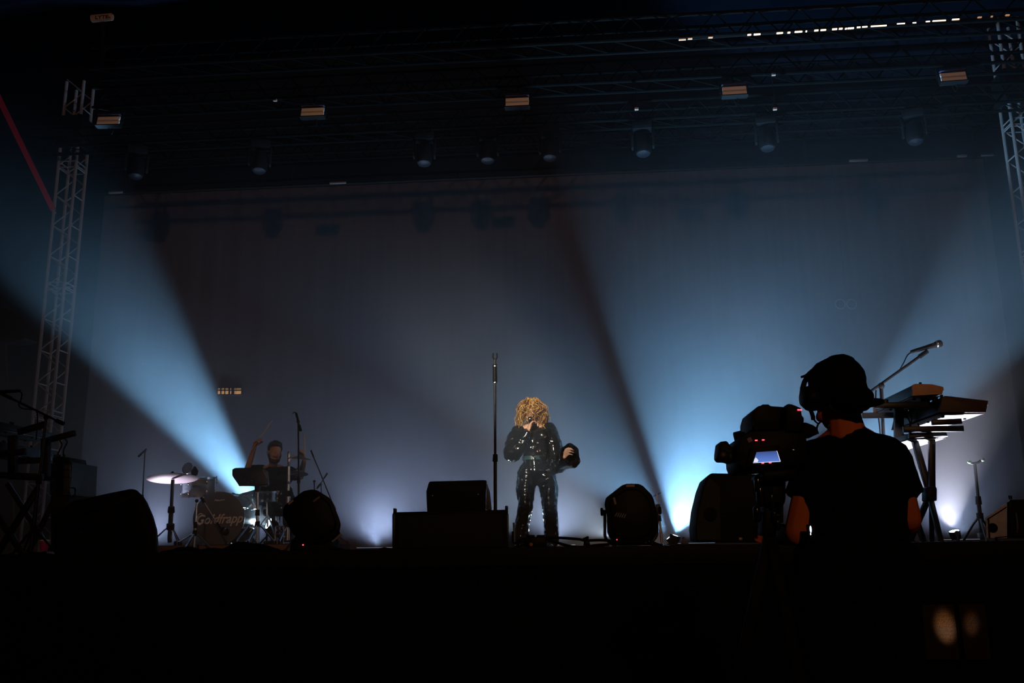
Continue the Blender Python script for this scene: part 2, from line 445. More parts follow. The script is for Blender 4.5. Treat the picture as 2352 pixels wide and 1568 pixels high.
# flood panels under the truss
def flood(px, py, tilt, label):
    c = P(px, py, 10.95); rz = R(tilt)
    t = thing('flood_panel', label, 'stage light', c, rz, 'row of flood panels on the roof truss')
    M = WM[t.name]
    def b(o, s, ry=0): return MB().box(M @ Vector(o), s, M.to_3x3() @ Matrix.Rotation(R(-14), 3, 'X'))
    b((0, .05, 0), (.33, .07, .17)).build('housing', BLACK, t, bevel=.008)
    for dz in (.036, -.036): b((0, .006 + (.008 if dz > 0 else -.008), dz), (.305, .02, .052)).build('reflector', PANELW, t, bevel=.003)
    b((0, -.004, -.078), (.33, .06, .014)).build('shade_lip', BLACK, t)  # lip added to keep the floor beams off the reflectors
    b((0, .0, 0), (.305, .012, .006)).build('divider', PANELW, t)
    b((0, .02, .088), (.31, .05, .012)).build('top_fin', mat('blue_fin', (.05, .05, .12), .5), t)
    MB().tube([M @ Vector((-.18, .05, 0)), M @ Vector((-.18, .06, .16)), M @ Vector((.18, .06, .16)), M @ Vector((.18, .05, 0))], .008, 6).build('yoke', BLACK, t)
    MB().cyl(M @ Vector((0, .06, .15)), M @ Vector((0, .1, .26)), .012, n=8).build('clamp', BLACK, t)
    MB().tube(smoothpath([M @ Vector((.03, .05, -.08)), M @ Vector((.05, .05, -.13)), M @ Vector((.02, .06, -.17)), M @ Vector((-.02, .07, -.02))], 4), .006, 5).build('safety_cable', RUBBER, t)
    return t
for i, (px, py, tl) in enumerate(((249, 277, 3), (718, 257, 1), (1188, 234, 0), (1687, 208, -1), (2190, 176, -4))):
    o = flood(px, py, tl, ('ribbed orange-lit flood panel beside the truss tower with the red strap', 'ribbed orange-lit flood panel high above the drummer', 'ribbed orange-lit flood panel high above the tall bare microphone stand',
              'ribbed orange-lit flood panel high above the bright floor light', 'ribbed orange-lit flood panel next to the far truss tower above the synthesizers')[i])

# moving heads hanging from the middle truss
def mover(c, rz, tilt):
    t = thing('moving_head_light', 'dark moving-head light hanging from the middle truss', 'stage light', c, rz, 'moving-head lights on the middle truss')
    M = WM[t.name]; w = lambda *p: M @ Vector(p)
    MB().box(w(0, 0, -.06), (.28, .2, .12), M.to_3x3()).build('base', BLACK, t, bevel=.015)
    for s in (-1, 1): MB().box(w(s * .15, 0, -.24), (.035, .12, .30), M.to_3x3()).build('yoke_arm', BLACK, t, bevel=.012)
    d = Vector((0, -math.cos(tilt), -math.sin(tilt))); h = Vector((0, 0, -.33))
    Rm = M.to_3x3() @ d.to_track_quat('Z', 'Y').to_matrix()
    hd = MB().lathe([(.07, -.16), (.11, -.13), (.12, .0), (.115, .12), (.10, .16)], Matrix.Translation(w(*h)) @ Rm.to_4x4(), 20).build('head', PLAST, t)
    MB().lathe([(.092, 0), (.092, .012), (.06, .022), (.01, .026)], Matrix.Translation(w(*(h + d * .158))) @ Rm.to_4x4(), 20).build('lens', DIMLENS, hd)
    for s in (-.08, .08): MB().cyl(w(s, 0, 0), w(s, .1, .12), .014, n=8).build('clamp', BLACK, t)
    return t
zm = zt + .72
m0 = mover(P(1120, 300, 12.45), 0, R(78))
for px, rz in ((1262, -.1), (320, .5), (600, .3), (975, .1), (1475, -.1), (1760, -.2), (2100, -.3)):
    c = P(px, 300, 12.45); c.z = WM[m0.name].translation.z
    clone(m0, c, rz)
for px, py, lb_ in ((632, 230, 'flood panel above the drummer'), (1462, 250, 'flood panels nearer the singer'), (1780, 250, 'flood panel above the bright floor light'), (1777, 171, 'truss above the bright floor light')):
    c = P(px, py, 10.98)
    t = thing('cable_tag_box', 'tiny orange-lit connector box near the ' + lb_, 'connector box', c)
    MB().box(c, (.05, .04, .03)).build('case', TAN, t, bevel=.004); MB().tube([c + Vector((0, .01, .01)), c + Vector((.01, .02, .08)), Vector((c.x, 11.0, zt + .22))], .005, 5).build('lead', RUBBER, t)

# red strap, upper corner
a, b = P(-30, 170, 12.6), P(122, 482, 12.98)
t = thing('red_tension_strap', 'dull red webbing strap slanting up from the truss tower', 'strap', b)
d = (b - a).normalized(); u = Vector((0, 1, 0)).cross(d).normalized()
MB().prism([a + u * .045, a - u * .045, b - u * .04, b + u * .04], [p + Vector((0, .012, 0)) for p in (a + u * .045, a - u * .045, b - u * .04, b + u * .04)]).build('webbing', REDSTRAP, t, smooth=None)
MB().box(b + d * .03, (.07, .04, .05), d.to_track_quat('X', 'Z').to_matrix()).build('hook', ALU, t, bevel=.008)

# ================================================================ FLOOR LIGHTS (they make the beams)
def floor_light(label, c, ang, dy, cone, power, col, blend=.3, r=.1, radius=.06, group=None, lens=None, STAGE=STAGE):
    c = Vector(c); c.z = max(c.z, STAGE + r + .05)
    t = thing('floor_beam_light', label, 'stage light', (c.x, c.y, STAGE), 0, group)
    d = Vector((math.cos(R(ang)), dy, math.sin(R(ang)))).normalized(); M = Matrix.Translation(c) @ d.to_track_quat('Z', 'Y').to_matrix().to_4x4()
    can = MB().lathe([(r * .5, -r * 1.3), (r * .85, -r * 1.1), (r, -r * .4), (r, r * .5), (r * .95, r * .5), (r * .93, r * .3)], M, 24).build('can', BLACK, t)
    MB().lathe([(r * .9, r * .30), (r * .9, r * .34), (r * .5, r * .40), (.005, r * .42)], M, 24).build('lens', lens or LAMPGLASS, can)
    s, _ = ortho(d); s = Vector((s.x, s.y, 0)).normalized()
    MB().tube([c + s * r * 1.1, c + s * r * 1.15 + Vector((0, 0, -(c.z - STAGE) + .02)), c - s * r * 1.15 + Vector((0, 0, -(c.z - STAGE) + .02)), c - s * r * 1.1], .012, 8).build('yoke', BLACK, t)
    MB().box((c.x, c.y, STAGE + .02), (r * 1.6, r * 1.6, .04)).build('base', BLACK, t, bevel=.006)
    for k in (-1, 1): MB().cyl(c + s * k * r * .95, c + s * k * r * 1.3, .02, n=10).build('knob', BLACK, t)
    spot('beam_lamp', c + d * (r * .6), c + d * 5, cone, power, col, blend, radius)
    return t
floor_light('small beam light on the riser behind the bass drum', P(626, 1212, 12.2), 124.5, -.22, 28, 19000, BLUE, .5, .11, STAGE=1.70)
floor_light('bright floor light behind the octagonal lamp with its wide beam', P(1550, 1240, 11), 70, -.15, 76, 4500, BLUE, .15, .06)
floor_light('added bright floor light leaning toward the singer', P(1540, 1241, 11.2), 129, -.1, 45, 1600, BLUE, .25, .05)  # second lamp added, so the cone gap reads as the stand's shadow
floor_light('floor light hidden behind the camera operator', P(1842, 1232, 10.6), 49, -.1, 27, 8500, BLUE, .4, .10)
floor_light('small pale floor light at the foot of the crash cymbal stand', P(352, 1262, 10.5), 72, -.22, 56, 80, (.80, .72, 1), .8, .045, .03)
floor_light('added rim light behind the singer on the drums side', P(1110, 1258, 10.5), 47, -.32, 76, 140, COOL, .5, .04, .03, lens=DIMLENS)  # unseen lamp added to rim-light the singer's outline
floor_light('added rim light behind the singer on the synthesizers side', P(1412, 1258, 10.5), 141, -.32, 76, 200, COOL, .5, .04, .03, lens=DIMLENS)  # unseen lamp added for highlights on the singer's other edge
floor_light('small floor light shining up under the synthesizers', P(2196, 1250, 8.1), 105, -.25, 85, 420, (.85, .85, 1), .5, .045, .03)
floor_light('small added light on the riser for the white glare among the drum hardware', P(621, 1204, 11.05), 150, -.9, 80, 90, COOL, .5, .07, .03, STAGE=1.70)  # added lamp; its bright lens supplies the white glare between the drums
# low batten lamps washing the gauze from its foot
wl = ['left end of the gauze', 'drum riser', 'wedge on the black case', 'tall bare microphone stand', 'singer', 'bright floor light', 'camera operator', 'synthesizer stand']
for i, (px, pw) in enumerate(((330, 420), (560, 200), (860, 800), (1040, 380), (1280, 500), (1600, 200), (1960, 260), (2210, 420))):
    c = P(px, 1255, 14.5); c.z = STAGE
    t = thing('wash_light', 'low wash light at the gauze foot, behind the ' + wl[i], 'stage light', c, 0, 'wash lights at the foot of the gauze')
    MB().box(c + Vector((0, 0, .022)), (.6, .12, .04)).build('housing', BLACK, t, bevel=.01)
    MB().box(c + Vector((0, .02, .044)), (.56, .07, .006)).build('lens_strip', mat('wash_lens', (.6, .7, .8), .3, emit=(.55, .75, 1), es=.5), t)
    for s in (-.25, .25): MB().box(c + Vector((s, 0, .015)), (.03, .16, .03)).build('foot', BLACK, t)
    spot('wash_lamp', c + Vector((0, .03, .07)), c + Vector((0, .5, 1.6)), 150, pw * .5, (.45, .65, 1), 1, .12)

# ================================================================ GEAR ALONG THE STAGE LIP
def sticker(c, w, h, parent, rot=None, m=STICKER):
    return MB().box(c, (w, .003, h), rot).build('sticker', m, parent, smooth=None)
# big wedge at the drums side
t = thing('floor_monitor', 'large black floor wedge with a rounded front beside the keyboard rig', 'speaker', P(240, 1276, 7.0))
w1 = [(124, 1277), (124, 1185), (166, 1150), (240, 1134), (300, 1122), (313, 1124), (330, 1140), (347, 1180), (357, 1215), (360, 1250), (360, 1277)]
MB().slab(w1, 6.85, .55, .92, (-.22, 0, 0)).build('cabinet', BLACK, t, bevel=.014)
MB().slab([(262, 1268), (262, 1160), (306, 1140), (322, 1146), (336, 1180), (345, 1225), (347, 1268)], 6.835, .02).build('side_panel', PLAST, t, bevel=.004)
MB().slab([(140, 1250), (140, 1222), (190, 1216), (190, 1246)], 6.838, .02).build('connector_plate', PLAST, t, bevel=.003)
MB().tube(smoothpath([P(186, 1182, 6.85), P(190, 1176, 6.82), P(222, 1169, 6.82), P(226, 1174, 6.85)], 3), .008, 6).build('handle', RUBBER, t)
# wedge near the camera operator
t = thing('floor_monitor', 'tall black floor wedge with a curved grille behind the video camera', 'speaker', P(1700, 1245, 7.0))
MB().slab([(1600, 1246), (1597, 1215), (1602, 1170), (1614, 1120), (1625, 1092), (1634, 1086), (1790, 1090), (1800, 1100), (1800, 1246)], 6.95, .6, .96, (.01, 0, 0)).build('cabinet', BLACK, t, bevel=.012)
MB().slab([(1602, 1240), (1600, 1212), (1606, 1168), (1618, 1118), (1629, 1096), (1654, 1118), (1656, 1240)], 6.935, .03, .97).build('grille', mat('grille_blue_black', (.016, .018, .022), .65, bump=.5, scale=300), t, bevel=.004)
MB().lathe([(.05, 0), (.05, .008), (.034, .010), (.034, .002), (.004, .002)], Matrix.Translation(P(1632, 1180, 6.93)) @ Matrix.Rotation(R(90), 4, 'X'), 20).build('port', RUBBER, t)
MB().slab([(1697, 1240), (1697, 1234), (1705, 1234), (1705, 1240)], 6.94, .02).build('badge', mat('badge_brass', (.30, .20, .08), .4), t, bevel=.002)
# case in the middle with a small wedge on top
t = thing('subwoofer_case', 'wide flat black speaker case with upright corner handles at the stage lip', 'speaker', P(1034, 1264, 7.0))
MB().slab([(902, 1266), (902, 1176), (1167, 1170), (1167, 1263)], 6.85, .6, .97, (-.04, 0, 0)).build('cabinet', BLACK, t, bevel=.008)
for px, py in ((906, 1167), (1163, 1161)): MB().slab([(px - 3, py + 10), (px - 3, py), (px + 3, py), (px + 3, py + 10)], 6.9, .05).build('corner_handle', STEELB, t, bevel=.004)
MB().slab([(915, 1258), (915, 1184), (1155, 1179), (1155, 1256)], 6.84, .02).build('grille', mat('grille_black', (.007, .007, .008), .8, bump=.5, scale=300), t, bevel=.003)
for px in (904, 1165): MB().slab([(px - 3, 1262), (px - 3, 1180), (px + 3, 1180), (px + 3, 1262)], 6.838, .02).build('corner_rail', STEELB, t, bevel=.002)
t = thing('stage_wedge', 'small black wedge monitor standing on the wide speaker case', 'speaker', P(1048, 1174, 7.1))
MB().slab([(981, 1175), (979, 1128), (985, 1107), (989, 1105), (1114, 1102), (1118, 1104), (1116, 1130), (1116, 1172)], 6.93, .38, .95, (-.03, 0, 0)).build('cabinet', BLACK, t, bevel=.008)
for px in (993, 1098): MB().ell(P(px, 1138 - (px - 993) * .03, 6.925), (.006, .004, .006), 8, 6).build('screw', CHROME, t)
MB().slab([(1116, 1170), (1117, 1110), (1123, 1130), (1127, 1170)], 7.15, .1).build('side_flap', GREY, t, bevel=.004)
# far corner wedge with a grey side
t = thing('floor_monitor', 'floor wedge with a pale grey side and round port at the end of the stage', 'speaker', P(2320, 1236, 7.0))
MB().slab([(2265, 1236), (2264, 1188), (2318, 1150), (2322, 1145), (2338, 1236)], 6.95, .5, 1.0, (.24, 0, 0)).build('cabinet', mat('scuffed_grey', (.42, .40, .46), .7, var=.35, scale=14, bump=.2), t, bevel=.006)
MB().slab([(2319, 1236), (2319, 1147), (2400, 1146), (2440, 1160), (2440, 1236)], 6.90, .56, 1.0, (.28, 0, 0)).build('front_box', BLACK, t, bevel=.006)
MB().lathe([(.034, 0), (.034, .006), (.028, .006), (.026, -.0), (.003, 0)], Matrix.Translation(P(2280, 1212, 6.95)) @ Matrix.Rotation(R(90), 4, 'X'), 20).build('port', RUBBER, t)
MB().slab([(2268, 1194), (2268, 1191), (2312, 1163), (2312, 1166)], 6.945, .01).build('groove', RUBBER, t)
MB().slab([(2271, 1236), (2269, 1190), (2272, 1188), (2275, 1236)], 6.945, .012).build('seam', RUBBER, t)
MB().slab([(2286, 1235), (2286, 1233), (2334, 1229), (2334, 1231)], 6.945, .01).build('groove', RUBBER, t)
MB().cyl(P(2320, 1146, 7.0), P(2320, 1138, 7.0), .013, n=10).build('pole_cup', STEELB, t)
MB().tube(smoothpath([P(2333, 1178, 6.89), P(2336, 1195, 6.87), P(2337, 1212, 6.87), P(2335, 1222, 6.89)], 3), .006, 6).build('handle', GREY, t)

# tilted octagonal lamp
t = thing('stage_flood_lamp', 'big black many-sided flood lamp tilted on its base beside the drums', 'stage light', P(712, 1266, 6.95))
bp = [(648, 1182), (651, 1164), (655, 1158), (696, 1127), (716, 1123), (728, 1125), (757, 1143), (764, 1152), (779, 1190), (783, 1204), (780, 1221), (764, 1236), (740, 1248), (700, 1248), (672, 1226), (664, 1212)]
body = MB().slab(bp, 6.80, .32, .88, (-.06, 0, 0)).build('body', PLAST, t, bevel=.012)
sc_ = [(715 + (x - 715) * .8, 1186 + (y - 1186) * .8) for x, y in bp]
MB().slab(sc_, 6.775, .04, 1.06).build('rear_cover', PLAST, t, bevel=.008)
for k in range(6):
    x = 684 + k * 7; MB().slab([(x, 1205 + k), (x + 14, 1190 + k), (x + 16, 1192 + k), (x + 2, 1207 + k)], 6.77, .012).build('cooling_fin', BLACK, body)
rt = Matrix.Rotation(R(-38), 3, 'Y')
for c, ww in (((727, 1146), .058), ((668, 1153), .045)): sticker(P(*c, 6.772), ww, .014, t, rt, STICKER if ww < .05 else GREY)
MB().slab([(664, 1266), (668, 1240), (684, 1228), (744, 1228), (757, 1238), (752, 1266)], 6.84, .26).build('base', BLACK, t, bevel=.008)
MB().bar(P(760, 1239, 6.86), P(781, 1222, 6.86), .010, .05).build('yoke_arm', CHROME, t)
MB().ell(P(696, 1251, 6.835), (.006, .004, .005), 8, 6).build('indicator', REDLED, t)
MB().ell(P(726, 1244, 6.835), (.012, .006, .012), 10, 6).build('power_socket', mat('brass_dark', (.30, .17, .08), .4), t)
for x in (671, 745): MB().slab([(x - 5, 1268), (x - 5, 1263), (x + 5, 1263), (x + 5, 1268)], 6.85, .2).build('foot', RUBBER, t)
# upright octagonal lamp in a U yoke
t = thing('stage_flood_lamp', 'big black octagonal flood lamp upright in a chrome yoke before the bright light', 'stage light', P(1450, 1250, 6.95))
bp = [(1388, 1158), (1391, 1143), (1428, 1114), (1440, 1110), (1466, 1110), (1476, 1114), (1498, 1136), (1502, 1146), (1510, 1178), (1511, 1200), (1508, 1226), (1498, 1240), (1472, 1250), (1420, 1250), (1400, 1236), (1395, 1222), (1394, 1186)]
body = MB().slab(bp, 6.84, .32, .9).build('body', PLAST, t, bevel=.012)
sc_ = [(1450 + (x - 1450) * .8, 1182 + (y - 1182) * .8) for x, y in bp]
MB().slab(sc_, 6.815, .04, 1.06).build('rear_cover', PLAST, t, bevel=.008)
for k in range(5):
    x = 1412 + k * 5; MB().slab([(x, 1184 + k), (x + 5, 1176 + k), (x + 7, 1176 + k), (x + 2, 1186 + k)], 6.812, .012).build('cooling_fin', GREY, body)
sticker(P(1448, 1115, 6.835), .062, .018, t); sticker(P(1412, 1150, 6.812), .016, .05, t, Matrix.Rotation(R(-12), 3, 'Y'), GREY)
for s, x, y in ((-1, 1391, 1175), (1, 1507, 1172)):
    MB().cyl(P(x, y, 6.98), P(x + s * 8, y, 6.98), .008, n=8).build('bolt', CHROME, t)
    MB().lathe([(.012, 0), (.028, .004), (.03, .014), (.024, .022)], Matrix.Translation(P(x + s * 5, y, 6.98)) @ Matrix.Rotation(R(90 * s), 4, 'Y'), 10).build('knob', RUBBER, t)
    MB().tube(smoothpath([P(x + s * 2, y - 4, 6.98), P(x + s * 2, y + 40, 6.98), P(x + s * 0, y + 60, 6.98), P(x - s * 14, y + 75, 6.98)], 4), .011, 8).build('yoke_arm', CHROME, t)
MB().slab([(1404, 1252), (1406, 1246), (1496, 1246), (1500, 1252)], 6.9, .2).build('base', BLACK, t, bevel=.004)
for a, b in (((1488, 1236), (1522, 1252)), ((1482, 1240), (1512, 1253))): MB().tube(arc(P(*a, 6.9), P(*b, 6.88), .01), .010, 6).build('power_cable', RUBBER, t)
MB().ell(P(1417, 1239, 6.83), .004, 8, 6).build('indicator', REDLED, t)

# double box, cables, clips and cloth along the lip
t = thing('power_distribution_box', 'small black double connector box with cables at the singer\'s feet', 'connector box', P(1228, 1258, 6.85))
MB().slab([(1206, 1259), (1206, 1233), (1254, 1232), (1256, 1257)], 6.8, .14).build('case', PLAST, t, bevel=.006)
for x in (1218, 1242): MB().slab([(x - 10, 1234), (x - 9, 1228), (x + 9, 1228), (x + 10, 1234)], 6.82, .09).build('socket_cover', PLAST, t, bevel=.005)
MB().lathe([(.013, 0), (.013, .006), (.008, .007), (.007, .002), (.001, .002)], Matrix.Translation(P(1220, 1250, 6.8)) @ Matrix.Rotation(R(90), 4, 'X'), 16).build('socket_ring', mat('orange_ring', (.30, .12, .03), .5), t)
for pts in ([(1208, 1238), (1196, 1238), (1187, 1246), (1180, 1248)], [(1207, 1244), (1194, 1245), (1188, 1252), (1182, 1258)], [(1208, 1250), (1196, 1253), (1190, 1258)]):
    MB().tube(smoothpath([P(x, y, 6.83) for x, y in pts], 5), .009, 7).build('cable', RUBBER, t)
t = thing('microphone_cable', 'black cable running low from the connector box to the octagonal lamp', 'cable', P(1300, 1257, 6.85))
MB().tube(smoothpath([P(x, y, 6.87) for x, y in ((1254, 1234), (1290, 1235), (1330, 1238), (1345, 1241), (1375, 1240), (1398, 1241), (1412, 1243))], 5), .010, 7).build('upper_run', RUBBER, t)
MB().tube(smoothpath([P(x, y, 6.85) for x, y in ((1252, 1236), (1280, 1246), (1310, 1254), (1340, 1256), (1370, 1252), (1400, 1250))], 5), .011, 7).build('lower_run', RUBBER, t)
t = thing('short_clip_stand', 'short black stand with a clip head among the cables before the octagonal lamp', 'stand', P(1347, 1254, 6.85))
MB().slab([(1340, 1254), (1341, 1241), (1353, 1241), (1357, 1254)], 6.82, .07).build('post', PLAST, t, bevel=.004)
MB().slab([(1335, 1241), (1338, 1236), (1351, 1230), (1353, 1235), (1350, 1240), (1342, 1244)], 6.81, .06).build('clip_head', RUBBER, t, bevel=.004)
MB().slab([(1333, 1258), (1336, 1253), (1362, 1252), (1366, 1257)], 6.79, .14).build('foot', RUBBER, t, bevel=.004)
t = thing('thin_post', 'thin pale rod standing beside the speaker case at the lip', 'stand', P(1181, 1260, 6.95))
MB().cyl(P(1180, 1200, 6.95), P(1182, 1262, 6.95), .0075, n=10).build('rod', CHROME, t)
MB().cyl(P(1178, 1220, 6.93), P(1178, 1246, 6.93), .009, n=10).build('grip', RUBBER, t)
MB().lathe([(.05, 0), (.05, .01), (.01, .02)], Matrix.Translation((P(1181, 1262, 6.95).x, 6.95, STAGE)), 16).build('foot', RUBBER, t)
def cloth(name, label, pts, Y, d, cat='cloth'):
    k = len(pts); top = [P(x, y, Y) for x, y in pts]; f = []
    mb = MB()
    for i, p in enumerate(top):
        h = p.z - STAGE
        for j in range(7):
            a = math.pi * j / 6
            mb.v.append(Vector((p.x, Y + d * (.5 - .5 * math.cos(a)) + .015 * noise.noise(Vector((i * .7, j, 2))), STAGE + max(h, .006) * (math.sin(a) ** .7 if j not in (0, 6) else 0) * (1 + .1 * noise.noise(Vector((i * .9, j * .8, 5)))))))
    for i in range(k - 1):
        for j in range(6): mb.f.append([i * 7 + j, (i + 1) * 7 + j, (i + 1) * 7 + j + 1, i * 7 + j + 1])
    return tag(mb.build(name, CLOTH, smooth=80), label, cat)
random.seed(3)
pts = []
for x in range(362, 640, 6):
    b = 1268
    h = 10 * math.exp(-((x - 410) / 26) ** 2) + 21 * math.exp(-((x - 540) / 34) ** 2) + 12 * math.exp(-((x - 590) / 26) ** 2) + 6 * math.exp(-((x - 470) / 20) ** 2) + 4
    pts.append((x, b - h + 2 * noise.noise(Vector((x * .13, 0, 0)))))
cloth('cable_cover_cloth', 'crumpled black cloth bundle lying along the lip before the drum riser', pts, 6.75, .3)
for lab, pts in (('black cable looping on the lip beside the tilted flood lamp', [(752, 1262), (764, 1259), (776, 1260), (790, 1264), (812, 1265)]),
                 ('black cable looping on the lip beside the wide speaker case', [(868, 1266), (876, 1261), (886, 1260), (898, 1264), (904, 1266)]),
                 ('black cable lying on the lip between keyboard rig and big wedge', [(40, 1276), (70, 1270), (95, 1271), (118, 1275), (140, 1277)]),
                 ('black cable lying on the lip in front of the drum cloth', [(360, 1274), (420, 1270), (470, 1271), (520, 1268), (600, 1270), (650, 1266)])):
    tag(MB().tube(smoothpath([P(x, y, 6.72) for x, y in pts], 6), .011, 7).build('stage_cable', RUBBER), lab, 'cable')
t = thing('small_floor_box', 'small grey box on the floor in the glare of the bright light', 'connector box', P(1572, 1248, 9.5))
MB().slab([(1566, 1250), (1566, 1238), (1573, 1235), (1576, 1240), (1582, 1243), (1582, 1250)], 9.5, .12).build('case', GREY, t, bevel=.006)
MB().cyl(P(1570, 1237, 9.55), P(1570, 1233, 9.55), .012, n=8).build('knob', GREY, t)

# ================================================================ STANDS AND MICROPHONES
def tripod(mb, base, r=.3, h=.2, up=Vector((0, 0, 1)), rad=.009, a0=20, n=3):
    for k in range(n):
        a = R(a0 + 360 / n * k); f = base + Vector((math.cos(a) * r, math.sin(a) * r, .01))
        yield MB().tube([base + up * h, base + up * h * .75 + (f - base) * .3, f], rad, 6), f
def stand(name, label, base, top, m=STEELB, r=.011, legs=True, round_base=False, boom=None, rl=.3, group=None, cat='microphone stand', a0=20):
    base, top = Vector(base), Vector(top)
    t = thing(name, label, cat, base, 0, group)
    mid = base.lerp(top, .55); d = (top - base).normalized()
    MB().cyl(base + d * .04, mid, r * 1.35).build('lower_tube', m, t); MB().cyl(mid, top, r).build('upper_tube', m, t)
    MB().cyl(mid - d * .035, mid + d * .03, r * 2.0, r * 1.7).build('height_clutch', RUBBER, t)
    if round_base: MB().lathe([(.13, 0), (.13, .012), (.11, .022), (.03, .03), (.02, .05)], Matrix.Translation(base), 28).build('base', m, t)
    else:
        for lg, f in tripod(None, base, rl, .22, a0=a0):
            l = lg.build('leg', m, t); MB().cap(f, f + Vector((0, 0, .015)), .014, n=8).build('rubber_foot', RUBBER, l)
        MB().cyl(base + d * .19, base + d * .25, r * 2.2).build('hub', RUBBER, t)
    if boom:
        a, b = Vector(boom[0]), Vector(boom[1]); bd_ = (b - a).normalized()
        MB().cyl(a, b, r * .8).build('boom', m, t)
        MB().ell(top, r * 1.9, 10, 8).build('boom_clutch', RUBBER, t)
        MB().cyl(a, a + bd_ * .07, r * 1.5).build('counterweight', RUBBER, t)
        MB().cyl(b - bd_ * .09, b, r * 1.25).build('boom_tip', RUBBER, t)
    return t
def microphone(label, tail, head, m=PLAST, cable=None, r=.02):
    tail, head = Vector(tail), Vector(head); d = (head - tail).normalized(); L = (head - tail).length
    t = thing('microphone', label, 'microphone', tail)
    Mx = Matrix.Translation(tail) @ d.to_track_quat('Z', 'Y').to_matrix().to_4x4()
    MB().lathe([(r * .5, 0), (r * .6, .01), (r * .75, L * .5), (r * .95, L - r * 2.6), (r * 1.1, L - r * 2.3)], Mx, 16).build('handle', m, t)
    MB().lathe([(r * 1.1, L - r * 2.3), (r * 1.3, L - r * 2.0), (r * 1.3, L - r * 1.8)], Mx, 16).build('ring', CHROME, t)
    MB().lathe([(r * 1.2, L - r * 1.8), (r * 1.32, L - r * 1.2), (r * 1.2, L - r * .4), (r * .7, L - r * .05), (.002, L)], Mx, 16).build('grille', STEELB, t)
    if cable: MB().tube(smoothpath(cable, 6), .005, 6).build('cable', RUBBER, t)
    return t

# tall bare stand beside the singer
t = stand('microphone_stand', 'tall straight black microphone stand with an empty clip beside the singer', P(1138, 1265, 8.2), P(1137, 882, 8.2), r=.012, round_base=True)
MB().lathe([(.018, 0), (.021, .02), (.021, .05), (.019, .12), (.021, .16), (.02, .175)], Matrix.Translation(P(1137, 880, 8.2)), 18).build('grip_clutch', PLAST, t)
for y in (880, 842): MB().lathe([(.0215, 0), (.0215, .008)], Matrix.Translation(P(1137, y, 8.2)), 18).build('chrome_ring', CHROME, t)
MB().cyl(P(1137, 840, 8.2), P(1137, 826, 8.2), .012).build('neck', STEELB, t)
for s in (-1, 1): MB().tube([P(1137 + s * 1, 827, 8.2), P(1137 + s * 5, 820, 8.2), P(1137 + s * 4, 811, 8.2)], .007, 8).build('clip_jaw', RUBBER, t)

def feet(px, Y, z=STAGE):
    p = P(px, 1255, Y); p.z = z; return p
RZ = 1.70
# thin stands round the drums
stand('microphone_stand', 'thin dark microphone stand behind the pale crash cymbal', feet(322, 12.3), P(333, 1036, 12.3), r=.009, boom=(P(318, 1048, 12.3), P(336, 1031, 12.25)))
t = stand('microphone_stand', 'tall dark microphone stand in front of the hi-hat', feet(688, 9.6), P(685, 968, 9.6), r=.0095, boom=(P(691, 990, 9.6), P(680, 948, 9.57)))
MB().tube(smoothpath([P(681, 950, 9.57), P(676, 946, 9.55), P(672, 950, 9.55)], 4), .006, 6).build('clip', RUBBER, t)
stand('microphone_stand', 'slender boom stand leaning over the cymbals at the drummer\'s side', feet(722, 11.6, RZ), P(722, 1105, 11.6), r=.009, boom=(P(770, 1170, 11.9), P(714, 1034, 11.4)))
stand('microphone_stand', 'slender low boom stand with chrome clutch beside the drummer', feet(745, 12.2, RZ), P(737, 1112, 12.2), r=.008, boom=(P(728, 1122, 12.2), P(752, 1086, 12.2)))
# pole in the glare
t = stand('microphone_stand', 'small thin stand with a cross arm standing in the bright glare', feet(1521, 10.2), P(1509, 1134, 10.2), m=CHROME, r=.010, round_base=True)
MB().bar(P(1500, 1140, 10.2), P(1518, 1131, 10.2), .012, .012).build('cross_arm', STEELB, t)
MB().box(P(1511, 1165, 10.2), (.05, .05, .07)).build('clamp', STEELB, t, bevel=.006)
# fork stand by the end wedge
t = stand('fork_stand', 'short leaning pole with a two-pronged fork beside the grey-sided wedge', feet(2258, 7.8), P(2239, 1066, 7.8), r=.012, cat='stand', rl=.16)
MB().tube(smoothpath([P(2226, 1061, 7.8), P(2234, 1064, 7.8), P(2246, 1062, 7.8), P(2257, 1055, 7.8)], 4), .011, 8).build('fork', RUBBER, t)
for x, y in ((2226, 1060), (2257, 1055)): MB().ell(P(x, y, 7.79), .016, 10, 8).build('fork_tip', mat('green_rubber', (.10, .20, .13), .5), t)
MB().box(P(2254, 1230, 7.75), (.05, .05, .04)).build('weight', GREY, t, bevel=.005)

# ================================================================ DRUM KIT
t = thing('drum_riser', 'low carpeted riser platform under the drum kit', 'platform', (P(520, 1255, 11).x, 11.2, STAGE))
xa, xb = P(345, 1250, 10.0).x, P(668, 1250, 10.0).x
MB().box(((xa + xb) / 2, 11.3, 1.66), (xb - xa, 2.6, .075)).build('deck', CARPET, t, bevel=.006)
MB().box(((xa + xb) / 2, 9.99, 1.655), (xb - xa, .03, .07)).build('front_board', mat('worn_board', (.20, .11, .08), .8, var=.4, scale=9), t, bevel=.003)
for x in (xa + .1, (xa + xb) / 2, xb - .1):
    for y in (10.1, 12.5): MB().cyl((x, y, STAGE), (x, y, 1.63), .03).build('foot', BLACK, t)
SHELL = mat('swirl_pearl', (.26, .32, .36), .22, spec=.6, var=.95, scale=5, stretch=(1, 1, 4))
def hoop(mb, r, z, M, t=.012): return mb.lathe([(r, z - t), (r + .012, z - t), (r + .012, z + t), (r, z + t)], M, 40)
